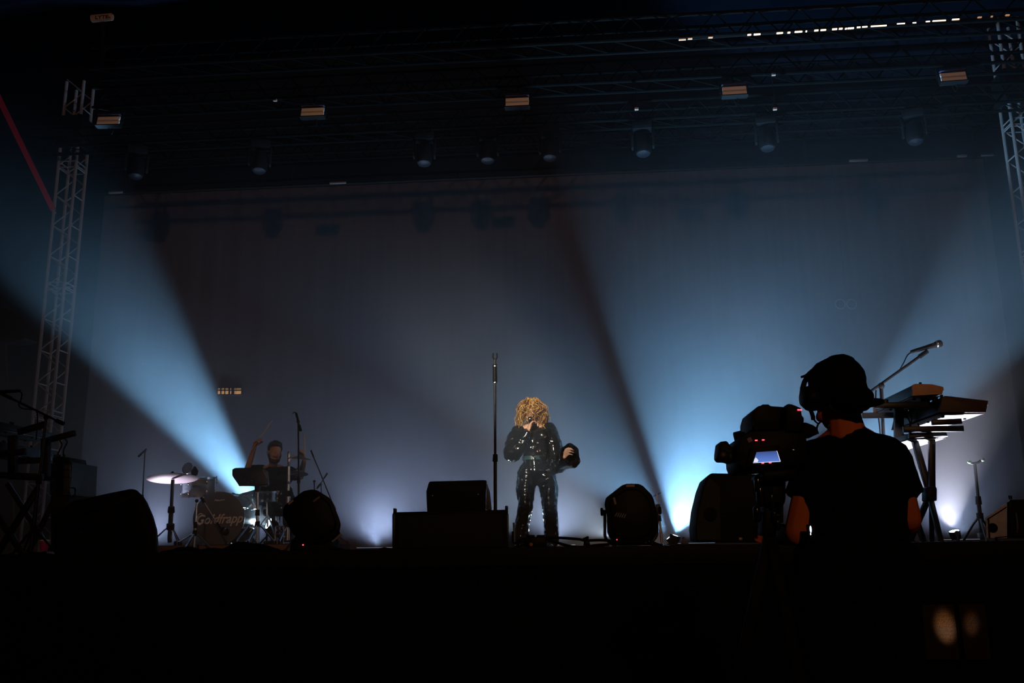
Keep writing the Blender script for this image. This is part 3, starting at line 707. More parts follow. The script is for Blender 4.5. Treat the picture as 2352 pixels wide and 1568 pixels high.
def drum(name, label, c, r, depth, axis, shell, head, nl=8, front_head=None):
    c = Vector(c); t = thing(name, label, 'drum', c)
    Mx = Matrix.Translation(c) @ Vector(axis).to_track_quat('Z', 'Y').to_matrix().to_4x4()
    MB().lathe([(r * .98, -depth / 2), (r, -depth / 2), (r, depth / 2), (r * .98, depth / 2)], Mx, 40).build('shell', shell, t)
    for s in (-1, 1):
        hoop(MB(), r, s * depth / 2, Mx).build('hoop', CHROME, t)
        MB().lathe([(r * .99, s * depth / 2), (r * .9, s * (depth / 2 + .003)), (.01, s * (depth / 2 + .003))], Mx, 40).build('drumhead', (front_head if s > 0 and front_head else head), t)
    for k in range(nl):
        a = 2 * math.pi * (k + .5) / nl; e = Vector((math.cos(a), math.sin(a), 0))
        for s in (-1, 1):
            l = MB().cap(Mx @ (e * (r + .016) + Vector((0, 0, s * depth * .22))), Mx @ (e * (r + .016) + Vector((0, 0, s * depth * .32))), .012, n=8).build('lug', CHROME, t)
            MB().cyl(Mx @ (e * (r + .016) + Vector((0, 0, s * depth * .3))), Mx @ (e * (r + .016) + Vector((0, 0, s * (depth / 2 + .022)))), .004, n=6).build('tension_rod', CHROME, l)
    return t, Mx
DHEAD = mat('dark_drumhead', (.020, .012, .014), .35, spec=.4, var=.3, scale=3)
CLEAR = mat('coated_drumhead', (.62, .64, .66), .6)
bc = P(503, 1190, 10.42); bc.y = 10.64
t, Mx = drum('bass_drum', 'dark bass drum with a silver script name on its front head', bc, .292, .44, (0, -1, 0), mat('bass_shell', (.02, .03, .035), .2, spec=.6, coat=.5), CLEAR, 8, DHEAD)
PRINT = mat('silver_print', (.85, .83, .85), .5, var=.1)
fb = bc + Vector((0, -.230, 0))
lettering('script_lettering', 'Goldfrapp', .148, Matrix.Translation(fb + Vector((-.0, -.003, -.012))) @ Matrix.Rotation(R(90), 4, 'X') @ Matrix.Rotation(R(1.5), 4, 'Z'), PRINT, t, .0008, .38, .92)
MB().tube(smoothpath([fb + Vector(v) for v in ((-.19, -.003, .052), (-.225, -.003, .055), (-.245, -.003, .03), (-.248, -.003, .0))], 4), .006, 5).build('letter_swash', PRINT, t)
MB().tube(smoothpath([fb + Vector(v) for v in ((-.195, -.003, -.03), (-.205, -.003, -.065), (-.235, -.003, -.072))], 4), .005, 5).build('letter_swash', PRINT, t)
MB().tube(smoothpath([fb + Vector(v) for v in ((-.06, -.003, .197), (-.045, -.003, .212), (-.03, -.003, .198), (-.015, -.003, .206), (.0, -.003, .199), (.02, -.003, .207), (.04, -.003, .206), (.06, -.003, .213))], 4), .005, 5).build('maker_badge', PRINT, t)
for s in (-1, 1):
    a = bc + Vector((s * .27, -.1, -.12)); b = Vector((bc.x + s * (.40 if s < 0 else .16), 10.2, RZ + .01))
    if s > 0: a, b = P(572, 1205, 10.4), P(541, 1246, 10.22)
    sp = MB().cyl(a, b, .012).build('spur', CHROME, t); MB().cap(b, b + Vector((0, 0, .02)), .016, n=8).build('rubber_foot', RUBBER, sp)
# rack tom
tc_ = P(457, 1118, 10.62)
t, Mx = drum('rack_tom', 'pearl-swirl rack tom mounted above the bass drum', tc_, .185, .20, (-.02, -.10, 1), SHELL, CLEAR, 6)
MB().cyl(tc_ + Vector((.02, .1, -.06)), bc + Vector((0, 0, .29)), .014).build('mount_post', CHROME, t)
# snare and floor tom
t, Mx = drum('snare_drum', 'shallow chrome-rimmed snare drum behind the pad stand', P(613, 1140, 10.98), .15, .10, (0, -.05, 1), mat('steel_shell', (.35, .40, .42), .2, metal=.8), CLEAR, 8)
sb = P(613, 1250, 10.9); sb.z = RZ
for lg, f in tripod(None, sb, .22, .34, rad=.010, a0=80): lg.build('stand_leg', CHROME, t)
MB().cyl(sb + Vector((0, 0, .2)), P(613, 1150, 10.9), .012).build('stand_tube', CHROME, t)
t, Mx = drum('floor_tom', 'dark floor tom with chrome legs beside the bass drum', P(610, 1176, 11.75), .17, .30, (0, -.03, 1), mat('bass_shell', (.02, .03, .035)), CLEAR, 6)
for k in range(3):
    a = R(30 + 120 * k); e = Vector((math.cos(a) * .19, math.sin(a) * .19, 0)); c0 = P(610, 1176, 11.75)
    MB().cyl(c0 + e + Vector((0, 0, .1)), Vector((c0.x + e.x, c0.y + e.y, RZ)), .008).build('leg', CHROME, t)
# cymbals
def cymbal(label, c, r, axis, name='cymbal', m=BRONZE):
    t = thing(name, label, 'cymbal', c); Mx = Matrix.Translation(Vector(c)) @ Vector(axis).to_track_quat('Z', 'Y').to_matrix().to_4x4()
    MB().lathe([(r, -.012), (r * .7, .002), (r * .28, .014), (r * .22, .022), (r * .1, .038), (.008, .04), (.008, .037), (r * .1, .035), (r * .21, .019), (r * .27, .011), (r * .7, -.001), (r, -.014)], Mx, 48).build('bowl', m, t)
    MB().lathe([(.006, .03), (.018, .04), (.018, .055), (.01, .065), (.004, .07)], Mx, 12).build('felt_and_wing_nut', STEELB, t)
    return t
PALE = mat('pale_cymbal', (.80, .70, .68), .38, metal=.55, var=.08)
cymbal('large pale crash cymbal on the drum side near the big wedge', P(396, 1096, 10.05), .275, (-.07, .13, 1), m=PALE)
stand('cymbal_stand', 'chrome cymbal stand carrying the large pale crash cymbal', P(389, 1256, 10.3).xy.to_3d() + Vector((0, 0, RZ)), P(397, 1101, 10.05), m=CHROME, r=.020, rl=.22, cat='cymbal stand', a0=200)
cymbal('thin hi-hat cymbal pair tilted at the drummer\'s hand', P(688, 1051, 10.75), .14, (.10, -.05, 1))
cymbal('pinkish ride cymbal just under the hi-hat', P(684, 1085, 11.0), .125, (.02, .20, 1), m=PALE)
t = stand('cymbal_stand', 'tall chrome hi-hat stand between the drummer and the tilted flood lamp', P(660, 1253, 10.7).xy.to_3d() + Vector((0, 0, RZ)), P(664, 1040, 10.7), m=CHROME, r=.018, rl=.2, cat='cymbal stand')
MB().cyl(P(664, 1045, 10.7), P(690, 1052, 10.75), .007).build('hi_hat_arm', CHROME, t); MB().cyl(P(662, 1090, 10.7), P(682, 1086, 11.0), .007).build('ride_arm', CHROME, t)
for y in (1040, 1063, 1068, 1108): MB().ell(P(663, y, 10.69), .018, 10, 8).build('wing_clamp', CHROME, t)
# disc on a clip
t = thing('clear_round_disc', 'clear round disc on a clip above the rack tom', 'percussion disc', P(446, 1095, 10.4))
dc = P(430, 1075, 10.4); Md = Matrix.Translation(dc) @ Vector((-.25, -1, .2)).to_track_quat('Z', 'Y').to_matrix().to_4x4()
MB().lathe([(.062, 0), (.068, -.006), (.072, 0), (.068, .006), (.062, 0)], Md, 36).build('rim', CHROME, t)
gl = mat('clear_film', (.35, .5, .6), .1); gl.node_tree.nodes['Principled BSDF'].inputs['Alpha'].default_value = .25
MB().lathe([(.062, -.001), (.062, .001), (.001, .001)], Md, 36).build('film', gl, t)
MB().slab([(438, 1082), (446, 1070), (452, 1080), (450, 1090), (440, 1095)], 10.38, .05).build('clip', PLAST, t, bevel=.004)
MB().cyl(P(445, 1085, 10.4), P(447, 1098, 10.42), .009).build('post', STEELB, t)
# kick microphone on a low boom
t = stand('microphone_stand', 'low teal-lit boom stand reaching across the bass drum head', P(446, 1250, 9.7).xy.to_3d() + Vector((0, 0, STAGE)), P(452, 1150, 9.7), m=CHROME, r=.010, rl=.22, boom=(P(462, 1142, 9.7), P(508, 1216, 9.7)))
Mk = Matrix.Translation(P(508, 1215, 9.69)) @ Vector((.6, .1, -.35)).to_track_quat('Z', 'Y').to_matrix().to_4x4()
t = thing('kick_drum_microphone', 'egg-shaped dark microphone hanging before the bass drum head', 'microphone', P(513, 1222, 9.69))
MB().lathe([(.012, -.01), (.03, .0), (.042, .03), (.042, .06), (.03, .085), (.005, .095)], Mk, 20).build('body', STEELB, t)
MB().lathe([(.0425, .034), (.045, .04), (.0425, .046)], Mk, 20).build('ring', CHROME, t)
# electronic pad on its stand
t = thing('drum_pad', 'black angular electronic drum pad on a chrome stand', 'drum pad', P(574, 1116, 10.2))
pd_ = [(533, 1092), (533, 1078), (540, 1074), (602, 1073), (612, 1082), (615, 1112), (610, 1116), (549, 1116)]
MB().slab(pd_, 10.15, .10, .95).build('case', mat('pad_black', (.012, .018, .020), .4), t, bevel=.006)
MB().slab([(536, 1091), (608, 1090), (611, 1111), (608, 1113), (551, 1113)], 10.14, .02).build('lower_panel', mat('pad_dark', (.008, .012, .014), .5), t, bevel=.003)
for x, y in ((562, 1104), (570, 1108), (578, 1103), (590, 1107)): MB().ell(P(x, y, 10.138), .006, 8, 6).build('knob', CHROME, t)
MB().bar(P(604, 1078, 10.13), P(613, 1098, 10.13), .01, .012).build('edge_highlight_rail', CHROME, t)
t = stand('pad_stand', 'chrome stand under the electronic drum pad', feet(590, 10.22, RZ), P(592, 1118, 10.22), m=CHROME, r=.013, cat='stand', rl=.2)
MB().box(P(592, 1122, 10.2), (.06, .05, .07)).build('clamp', STEELB, t, bevel=.006)
# pedals on the riser
for lab, px, Y in (('chrome bass drum pedal on the riser behind the bass drum', 575, 11.05), ('chrome hi-hat pedal under the hi-hat stand', 648, 10.85)):
    c = feet(px, Y, RZ); t = thing('drum_pedal', lab, 'pedal', c)
    MB().box(c + Vector((0, 0, .01)), (.11, .28, .018)).build('base_plate', CHROME, t)
    MB().box(c + Vector((0, .0, .07)), (.085, .27, .012), Matrix.Rotation(R(-20), 3, 'X')).build('footboard', CHROME, t)
    for s in (-.05, .05): MB().cyl(c + Vector((s, -.12, .01)), c + Vector((s, -.12, .2)), .009).build('upright', CHROME, t)
    MB().cyl(c + Vector((-.05, -.12, .2)), c + Vector((.05, -.12, .2)), .008).build('axle', CHROME, t)
# drummer's stool
c = feet(632, 11.3, RZ); t = thing('drum_stool', 'round padded stool under the drummer', 'stool', c)
MB().lathe([(.14, .34), (.165, .36), (.17, .40), (.15, .43), (.01, .44)], Matrix.Translation(c), 28).build('seat', CLOTH, t)
MB().cyl(c + Vector((0, 0, .15)), c + Vector((0, 0, .36)), .018).build('post', CHROME, t)
for lg, f in tripod(None, c, .24, .2, rad=.011, a0=40): lg.build('leg', CHROME, t)

# ================================================================ SYNTHESIZERS
KEYW = mat('ivory_keys', (.70, .70, .70), .4, var=.05)
def synth(label, poly, Y, L, cheek, under, key_side, knobs=0, group=None, name='synthesizer'):
    """case seen end-on; its length runs upstage"""
    f = [P(x, y, Y) for x, y in poly]; c = sum(f, Vector()) / len(f)
    t = thing(name, label, 'keyboard', (c.x, Y, min(p.z for p in f)), 0, group)
    s = 1 if L > 0 else -1
    MB().slab(poly, Y + s * .03, L - s * .06).build('case', STEELB, t, bevel=.004)
    for yy in (Y, Y + L - s * .03): MB().prism(*[[p + Vector((0, yy - Y + e, 0)) for p in [c + (q - c) * 1.03 for q in f]] for e in (0, s * .03)]).build('end_cheek', cheek, t, bevel=.003)
    zb = min(p.z for p in f); xs_ = [p.x for p in f]; x0, x1 = min(xs_), max(xs_)
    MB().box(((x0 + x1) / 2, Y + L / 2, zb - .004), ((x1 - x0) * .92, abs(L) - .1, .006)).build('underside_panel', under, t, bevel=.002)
    for k in range(6):
        MB().cyl(((x0 + x1) / 2 + (x1 - x0) * (.32 if k % 2 else -.3), Y + L * (.12 + .14 * k), zb - .018), ((x0 + x1) / 2 + (x1 - x0) * (.32 if k % 2 else -.3), Y + L * (.12 + .14 * k), zb - .006), .012, n=8).build('rubber_foot', RUBBER, t)
    xk = x1 if key_side > 0 else x0; zk = sum(p.z for p in f) / len(f)
    MB().box((xk + key_side * .012, Y + L / 2, zk), (.035, abs(L) - .12, .022)).build('white_keys', KEYW, t, bevel=.003)
    top = sorted(f, key=lambda p: -p.z)[:2]
    for k in range(knobs):
        q = top[0].lerp(top[1], .45 + .4 * (k % 2)) + Vector((0, L * (.05 + .9 * k / knobs), 0)); MB().cyl(q - Vector((0, 0, .01)), q + Vector((0, 0, .02)), .011, n=8).build('knob', RUBBER, t)
    return t
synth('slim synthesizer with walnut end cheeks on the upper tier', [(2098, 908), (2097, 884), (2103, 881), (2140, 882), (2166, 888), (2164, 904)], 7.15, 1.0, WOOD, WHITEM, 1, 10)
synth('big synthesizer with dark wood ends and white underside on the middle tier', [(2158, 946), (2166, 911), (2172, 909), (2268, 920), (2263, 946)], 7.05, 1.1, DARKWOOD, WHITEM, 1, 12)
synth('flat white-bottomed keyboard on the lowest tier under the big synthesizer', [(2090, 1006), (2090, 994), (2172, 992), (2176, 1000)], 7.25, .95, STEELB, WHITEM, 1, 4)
# stand: columns, tier arms, legs
kb = feet(2140, 7.3); t = thing('keyboard_stand', 'black multi-tier column keyboard stand under the synthesizers with walnut ends', 'keyboard stand', kb)
def pbar(a, b, Y0, Y1, w, h, name, m=STEELB): return MB().bar(P(*a, Y0), P(*b, Y1), w, h).build(name, m, t, bevel=.004)
pbar((2140, 985), (2140, 1130), 7.35, 7.35, .045, .045, 'column')
pbar((2064, 935), (2066, 1236), 7.75, 7.75, .07, .05, 'column')
pbar((2100, 1010), (2134, 1125), 7.45, 7.4, .045, .05, 'diagonal_strut')
MB().slab([(2128, 1150), (2128, 1118), (2150, 1116), (2153, 1122), (2153, 1150)], 7.3, .11).build('joint_block', PLAST, t, bevel=.01)
for a, b, y0, y1 in (((2138, 1148), (2163, 1237), 7.33, 7.15), ((2140, 1148), (2141, 1237), 7.4, 7.9), ((2134, 1140), (2088, 1236), 7.4, 8.0), ((2100, 1180), (2124, 1237), 7.6, 7.5)):
    lg = MB().bar(P(*a, y0), feet(b[0], y1) + Vector((0, 0, .012)), .038, .038).build('leg', STEELB, t, bevel=.004)
    MB().box(feet(b[0], y1) + Vector((0, 0, .012)), (.05, .05, .022)).build('rubber_foot', RUBBER, lg, bevel=.004)
pbar((2008, 931), (2132, 929), 7.3, 7.3, .04, .045, 'tier_arm'); pbar((1980, 954), (2092, 953), 7.9, 7.9, .04, .045, 'tier_arm')
pbar((2074, 986), (2212, 984), 7.2, 7.2, .04, .045, 'tier_arm'); pbar((2074, 1003), (2174, 1001), 7.85, 7.85, .04, .045, 'tier_arm')
pbar((2140, 970), (2208, 967), 7.15, 7.15, .035, .04, 'tier_arm')
for x, y in ((2035, 931), (2120, 930)): pbar((x, y), (x, y - 14), 7.3, 7.3, .03, .03, 'arm_riser')
for k, pts in enumerate(([(2085, 905), (2075, 912), (2074, 940), (2090, 970), (2092, 1010)], [(2092, 906), (2086, 930), (2094, 960), (2088, 990), (2100, 1015)], [(2110, 940), (2104, 960), (2112, 985), (2098, 1005), (2110, 1012)])):
    tag(MB().tube(smoothpath([P(x, y, 7.6) for x, y in pts], 5), .006, 6).build('keyboard_cable', RUBBER), ('black cable drooping from the walnut-ended synthesizer', 'black cable twisting down between the keyboard tiers', 'short black cable behind the big synthesizer')[k], 'cable')
# boom microphone over the synthesizers
stand('microphone_stand', 'black boom microphone stand rising over the synthesizers behind the operator\'s cap', feet(2040, 8.35), P(2024, 886, 8.35), r=.016, boom=(P(1978, 914, 8.35), P(2130, 806, 8.35)))
microphone('black vocal microphone on the boom above the synthesizers', P(2092, 808, 8.35), P(2164, 787, 8.35), cable=[P(2094, 808, 8.35), P(2084, 816, 8.37), P(2076, 832, 8.37), P(2066, 850, 8.37)], r=.026)
tag(MB().tube(smoothpath([P(2012, 896, 8.3), P(2012, 925, 8.28), P(2018, 960, 8.28), P(2022, 1000, 8.28), P(2026, 1100, 8.28)], 5), .006, 6).build('microphone_cable', RUBBER), 'thin cable hanging down beside the boom stand pole', 'cable')

# rig on the drums side
synth('black keyboard on the upper tier beside the truss tower', [(72, 1004), (72, 984), (140, 998), (140, 1012)], 8.45, -1.45, STEELB, mat('pale_grey_panel', (.20, .22, .24), .5), -1, 6)
synth('black keyboard on the lower tier beside the gear rack', [(52, 1052), (50, 1026), (122, 1036), (122, 1058)], 8.4, -1.4, STEELB, mat('pale_grey_panel', (.20, .22, .24)), -1, 6)
kb = feet(60, 7.6); t = thing('keyboard_stand', 'black cross-legged keyboard stand beside the big wedge', 'keyboard stand', kb)
for Y in (7.0, 8.2):
    k = (Y - 7) * 60
    for a, b in (((-55 + k, 1110), (58 + k * .9, 1270)), ((88 + k * .7, 1120), (-8 + k, 1270))):
        lg = MB().bar(P(*a, Y), feet(b[0], Y) + Vector((0, 0, .015)), .032, .045).build('leg', STEELB, t, bevel=.004)
        MB().box(feet(b[0], Y) + Vector((0, 0, .014)), (.06, .07, .026)).build('rubber_foot', RUBBER, lg, bevel=.004)
pbar((-20, 1090), (98, 1095), 7.0, 7.0, .04, .05, 'cross_bar'); pbar((20, 1095), (118, 1098), 8.2, 8.2, .04, .05, 'cross_bar')
pbar((106, 1006), (104, 1095), 7.6, 7.6, .07, .05, 'column'); pbar((30, 1000), (30, 1095), 7.6, 7.6, .07, .05, 'column')
for a, b, Y in (((42, 992), (104, 974), 7.2), ((108, 1011), (173, 994), 7.7), ((-30, 1045), (60, 1036), 7.2), ((20, 1060), (110, 1056), 7.7)): pbar(a, b, Y, Y, .035, .05, 'tier_arm')
t = thing('gear_rack', 'dark rack case with boxes on top between keyboard rig and big wedge', 'rack', feet(140, 8.3))
MB().slab([(114, 1137), (114, 1064), (166, 1061), (162, 1137)], 8.1, .45).build('cabinet', mat('rack_teal', (.010, .020, .026), .6), t, bevel=.008)
MB().slab([(116, 1270), (116, 1137), (160, 1137), (160, 1270)], 8.15, .38).build('lower_cabinet', BLACK, t, bevel=.006)
for k, (y0, y1) in enumerate(((1068, 1080), (1083, 1096), (1100, 1132))): MB().slab([(118, y1), (118, y0), (161, y0 - 2), (161, y1 - 1)], 8.09, .02).build('rack_unit', mat('rack_panel', (.012, .018, .022), .5), t, bevel=.003)
MB().slab([(120, 1063), (120, 1050), (134, 1047), (158, 1050), (161, 1062)], 8.15, .3).build('top_mixer', PLAST, t, bevel=.006)
for x in (126, 137, 148): MB().cyl(P(x, 1048, 8.2), P(x, 1044, 8.2), .01, n=8).build('knob', RUBBER, t)
MB().tube(smoothpath([P(163, 1120, 8.1), P(172, 1122, 8.08), P(172, 1135, 8.08), P(166, 1142, 8.1)], 4), .007, 6).build('handle', RUBBER, t)
for k, pts in enumerate(([(138, 1012), (142, 1022), (134, 1040), (128, 1056)], [(150, 1008), (154, 1016), (146, 1034), (147, 1058)])):
    tag(MB().tube(smoothpath([P(x, y, 8.15) for x, y in pts], 5), .007, 6).build('keyboard_cable', RUBBER), ('black cable curling from the upper keyboard to the gear rack', 'black cable hanging straight behind the gear rack mixer')[k], 'cable')
stand('microphone_stand', 'black boom microphone stand reaching across the keyboards beside the big wedge', feet(72, 6.9), P(106, 958, 6.9), r=.011, boom=(P(146, 973, 6.9), P(4, 904, 6.9)), rl=.2)
microphone('black vocal microphone on the boom beside the truss tower', P(46, 897, 6.9), P(-30, 902, 6.9), cable=[P(44, 897, 6.9), P(50, 904, 6.9), P(48, 918, 6.9), P(43, 930, 6.9), P(52, 938, 6.9), P(70, 940, 6.9), P(84, 945, 6.9), P(86, 970, 6.9), P(83, 1010, 6.9)])
t = thing('pink_cup', 'small magenta cup with a pale top under the keyboard rig', 'cup', feet(100, 8.0) + Vector((0, 0, .05)))
c = feet(102, 8.0) + Vector((0, 0, .05))
t2 = thing('pale_board', 'pale worn box on the floor between keyboard rig and big wedge', 'box', feet(104, 8.0))
MB().box(feet(104, 8.0) + Vector((0, 0, .026)), (.22, .3, .05)).build('case', mat('pale_board_grey', (.34, .36, .40), .8, var=.5, scale=30), t2, bevel=.005)
MB().box(feet(104, 8.0) + Vector((0, -.151, .026)), (.2, .004, .02)).build('label_strip', GREY, t2)
MB().lathe([(.03, 0), (.042, .06), (.04, .09)], Matrix.Translation(c), 18).build('body', mat('magenta', (.45, .03, .20), .4), t)
MB().lathe([(.043, .09), (.043, .1), (.02, .104)], Matrix.Translation(c), 18).build('lid', KEYW, t)
# side loudspeaker on a pole
t = thing('loudspeaker_on_pole', 'dark loudspeaker tilted on a tall thin pole behind the truss tower', 'speaker', feet(45, 13.9))
MB().slab([(-45, 760), (-40, 700), (10, 708), (56, 764), (58, 776), (50, 780), (18, 784), (-30, 782)], 13.8, .4, .95).build('cabinet', BLACK, t, bevel=.015)
MB().cyl(P(12, 782, 14.0), feet(38, 14.0), .018, n=8).build('pole', STEELB, t)
for lg, f in tripod(None, feet(38, 14.0), .35, .5, rad=.011): lg.build('leg', STEELB, t)

# small glints on the gauze
t = thing('amber_display', 'small amber bar display glowing low on the gauze behind the drummer', 'display', P(528, 899, 14.9))
MB().box(P(528, 899, 14.985), (.44, .03, .15)).build('case', mat('display_case', (.02, .018, .018), .7), t, bevel=.005)
for x, w_ in ((503, 5), (512, 6), (521, 7), (530, 2), (540, 3), (548, 12)):
    MB().box(P(x, 901, 14.965), (w_ * .0068, .01, .05)).build('bar', mat('amber_bar', (.5, .3, .15), .5, emit=(1, .50, .20), es=.32), t)
    MB().box(P(x, 893, 14.965), (w_ * .0068, .01, .03)).build('bar', mat('amber_bar_dim', (.5, .3, .15), .5, emit=(1, .50, .20), es=.08), t)
t = thing('twin_ring_glint', 'twin grey rings imitating a faint reflection on the gauze', 'stage light', P(1944, 698, 14.85))  # grey rings, housing and wire put in for a double reflection on the gauze
MB().box(P(1944, 698, 14.93), (.30, .05, .16)).build('housing', mat('gauze_grey', (.05, .045, .05), .9), t, bevel=.01)
for x in (1930, 1956): MB().tube([P(x, 698, 14.9) + Vector((math.cos(R(k * 15)) * .078, 0, math.sin(R(k * 15)) * .078)) for k in range(25)], .007, 6).build('rim', GREY, t)
MB().cyl(P(1944, 690, 14.95), Vector((P(1944, 690, 14.95).x, 14.95, BZ + .02)), .006, n=6).build('drop_wire', mat('gauze_grey', (.05, .045, .05)), t)
# warm-lit mesh window in the skirt
mc = P(2190, 1450, 6.5); mc.y = 6.5
t = thing('mesh_window', 'brown mesh window in the stage skirt lit by an added warm lamp', 'mesh panel', mc)
MESHM = mat('brown_mesh', (.03, .015, .006), .8, var=.9, scale=90)
gm = MB()
for k in range(56): gm.box(mc + Vector((-.22 + .008 * k, 0, 0)), (.004, .004, .36))
for k in range(46): gm.box(mc + Vector((0, -.002, -.18 + .008 * k)), (.44, .004, .004))
o = gm.build('mesh', MESHM, t, smooth=None); o['kind'] = 'stuff'
for s_ in (-1, 1): MB().box(mc + Vector((s_ * .235, 0, 0)), (.03, .02, .4)).build('frame_side', CLOTH, t)
for s_ in (-1, 1): MB().box(mc + Vector((0, 0, s_ * .19)), (.44, .02, .03)).build('frame_end', CLOTH, t)
MB().box(mc + Vector((.035, -.008, 0)), (.03, .012, .36)).build('centre_bar', CLOTH, t)
t = thing('added_pit_lamp', 'small unseen lamp added on the pit ground to warm the mesh window', 'lamp', (mc.x, 5.9, 0))  # unseen lamp added to make the warm patch on the mesh
MB().lathe([(.09, 0), (.09, .02), (.02, .03), (.015, .25), (.05, .28), (.06, .36)], Matrix.Translation((mc.x, 5.9, 0)), 20).build('body', BLACK, t)
MB().lathe([(.055, .361), (.04, .372), (.003, .376)], Matrix.Translation((mc.x, 5.9, 0)), 20).build('lens', mat('warm_lens', (.9, .7, .5), .3, emit=(1, .6, .3), es=2), t)
spot('pit_patch_spot', (mc.x, 5.9, .40), mc + Vector((-.05, 0, .03)), 10, 150, (1, .58, .30), 1, .02)
spot('pit_patch_spot', (mc.x + .02, 5.9, .40), mc + Vector((.12, 0, .05)), 7, 45, (1, .5, .22), 1, .02)

# ================================================================ PEOPLE
def hand(mb, wrist, d, across, palm_n, curl=45, thumb_side=1, spread=.5, s=1.0, thumb=None):
    """palm and five fingers: d points wrist to knuckles, across runs index to little finger, the fingers curl toward palm_n"""
    d, across, pn = Vector(d).normalized(), Vector(across).normalized(), Vector(palm_n).normalized(); w = Vector(wrist)
    for k in range(4):
        o = across * (k - 1.5) * .021 * s; L = (.085, .09, .086, .078)[k] * s; kn = w + d * L + o
        mb.cap(w + o * .55 + d * .012, kn, .0145 * s, .0115 * s, 8)
        p = kn; seg = ((.042, .026, .020), (.047, .030, .022), (.043, .028, .021), (.034, .021, .018))[k]
        for j, sl in enumerate(seg):
            a = R(curl * (.75, 1.75, 2.45)[j]); dd = (d * math.cos(a) + pn * math.sin(a) + across * (k - 1.5) * .05 * spread)
            q = p + dd.normalized() * sl * s; mb.cap(p, q, (.0098, .0088, .008)[j] * s, (.0088, .008, .0068)[j] * s, 8); p = q
    b = w + d * .03 * s - across * .03 * s
    if thumb: pts = [b] + [w + Vector(v) for v in thumb]
    else:
        t1 = b + (d * .6 - across * .55 + pn * .5).normalized() * .042 * s; t2 = t1 + (d * .75 - across * .05 + pn * .75).normalized() * .034 * s
        pts = [b, t1, t2, t2 + (d * .5 + across * .4 + pn * .7).normalized() * .026 * s]
    mb.chain(pts, [.0135 * s, .0115 * s, .0100 * s, .0082 * s][:len(pts)], 8)
def head(mb, c, fwd, up, s=1.0):
    """skull, jaw, brow, nose, lips and ears round c = mid-head; s = head height / .23"""
    f, u = Vector(fwd).normalized(), Vector(up).normalized(); r = f.cross(u).normalized(); u = r.cross(f)
    m = Matrix((r, f, u)).transposed()
    def E(x, y, z, rx, ry, rz): mb.ell(Vector(c) + m @ Vector((x, y, z)) * s, (rx * s, ry * s, rz * s), 16, 12, m)
    E(0, -.012, .032, .076, .094, .083); E(0, .022, -.022, .062, .070, .078); E(0, .045, -.082, .036, .040, .032); E(0, .062, .026, .055, .026, .014)
    E(0, .094, -.022, .011, .015, .013); E(0, .088, .002, .008, .010, .022); E(0, .080, -.055, .022, .013, .007); E(0, .079, -.066, .018, .013, .007)
    for q in (-1, 1):
        E(q * .076, -.008, -.008, .008, .019, .031); E(q * .036, .066, -.022, .022, .018, .018); E(q * .045, .03, -.07, .02, .035, .022)
    return m
def eyes(c, m, s, t):
    for q in (-1, 1):
        o = MB().ell(Vector(c) + m @ Vector((q * .030, .078, .006)) * s, .0115 * s, 10, 8).build('eye', KEYW, t)
        MB().ell(Vector(c) + m @ Vector((q * .030, .0875, .006)) * s, .0055 * s, 8, 6).build('iris', DARKHAIR, o)

# ---------------------------------------------------------------- singer
YS = 9.9
def S(x, y, dy=0): return P(x, y, YS + dy)
root = feet(1232, YS); t = thing('person', 'singer in glossy black outfit with wavy auburn hair holding a microphone to the mouth', 'person', root)
hc = S(1221, 944); hf = Vector((-.10, -1, -.22)); hu = Vector((.02, -.2, 1))
b = MB(); hm_ = head(b, hc, hf, hu, .98)
neck = S(1225, 978, .03); sR, sL = S(1191, 992, .02), S(1260, 987, .05)
eR, wR = S(1178, 1036, -.10), S(1213, 992, -.17)
eL, wL = S(1277, 1064, .0), S(1297, 1048, -.26)
pel = S(1230, 1082, .02); chest = S(1226, 1012, .02); waist = S(1226, 1050, .02)
b.chain([hc + Vector((0, .03, -.06)), neck], [.05, .05]); b.cap(neck, chest, .055, .10); b.cap(chest + Vector((-.07, 0, .02)), chest + Vector((.07, 0, .02)), .09); b.chain([chest, waist, pel], [.115, .095, .12])
b.cap(neck, sR, .045, .05); b.cap(neck, sL, .045, .05)
b.chain([sR, eR, wR], [.045, .036, .026]); b.chain([sL, eL, wL], [.045, .036, .026])
kR, aR_ = S(1208, 1160, -.03), S(1196, 1246, .0); kL, aL_ = S(1262, 1162, -.03), S(1268, 1246, .02)
b.chain([pel + Vector((-.085, 0, -.02)), kR, aR_], [.085, .055, .04]); b.chain([pel + Vector((.085, 0, -.02)), kL, aL_], [.085, .055, .04])
mic_d = Vector((.10, -.35, -.93)).normalized()
mouth = hc + hm_ @ Vector((0, .10, -.058))
hand(b, wR, (S(1218, 966, -.17) - wR), (.55, -.5, .5), (.75, .55, .1), 52, s=.95)
hand(b, wL, Vector((.25, -.75, .42)), Vector((.30, .35, -.85)), Vector((.80, -.15, -.3)), 38, s=.98)
organic('body', b, SKIN, t, .0065, 5); eyes(hc, hm_, .98, t)
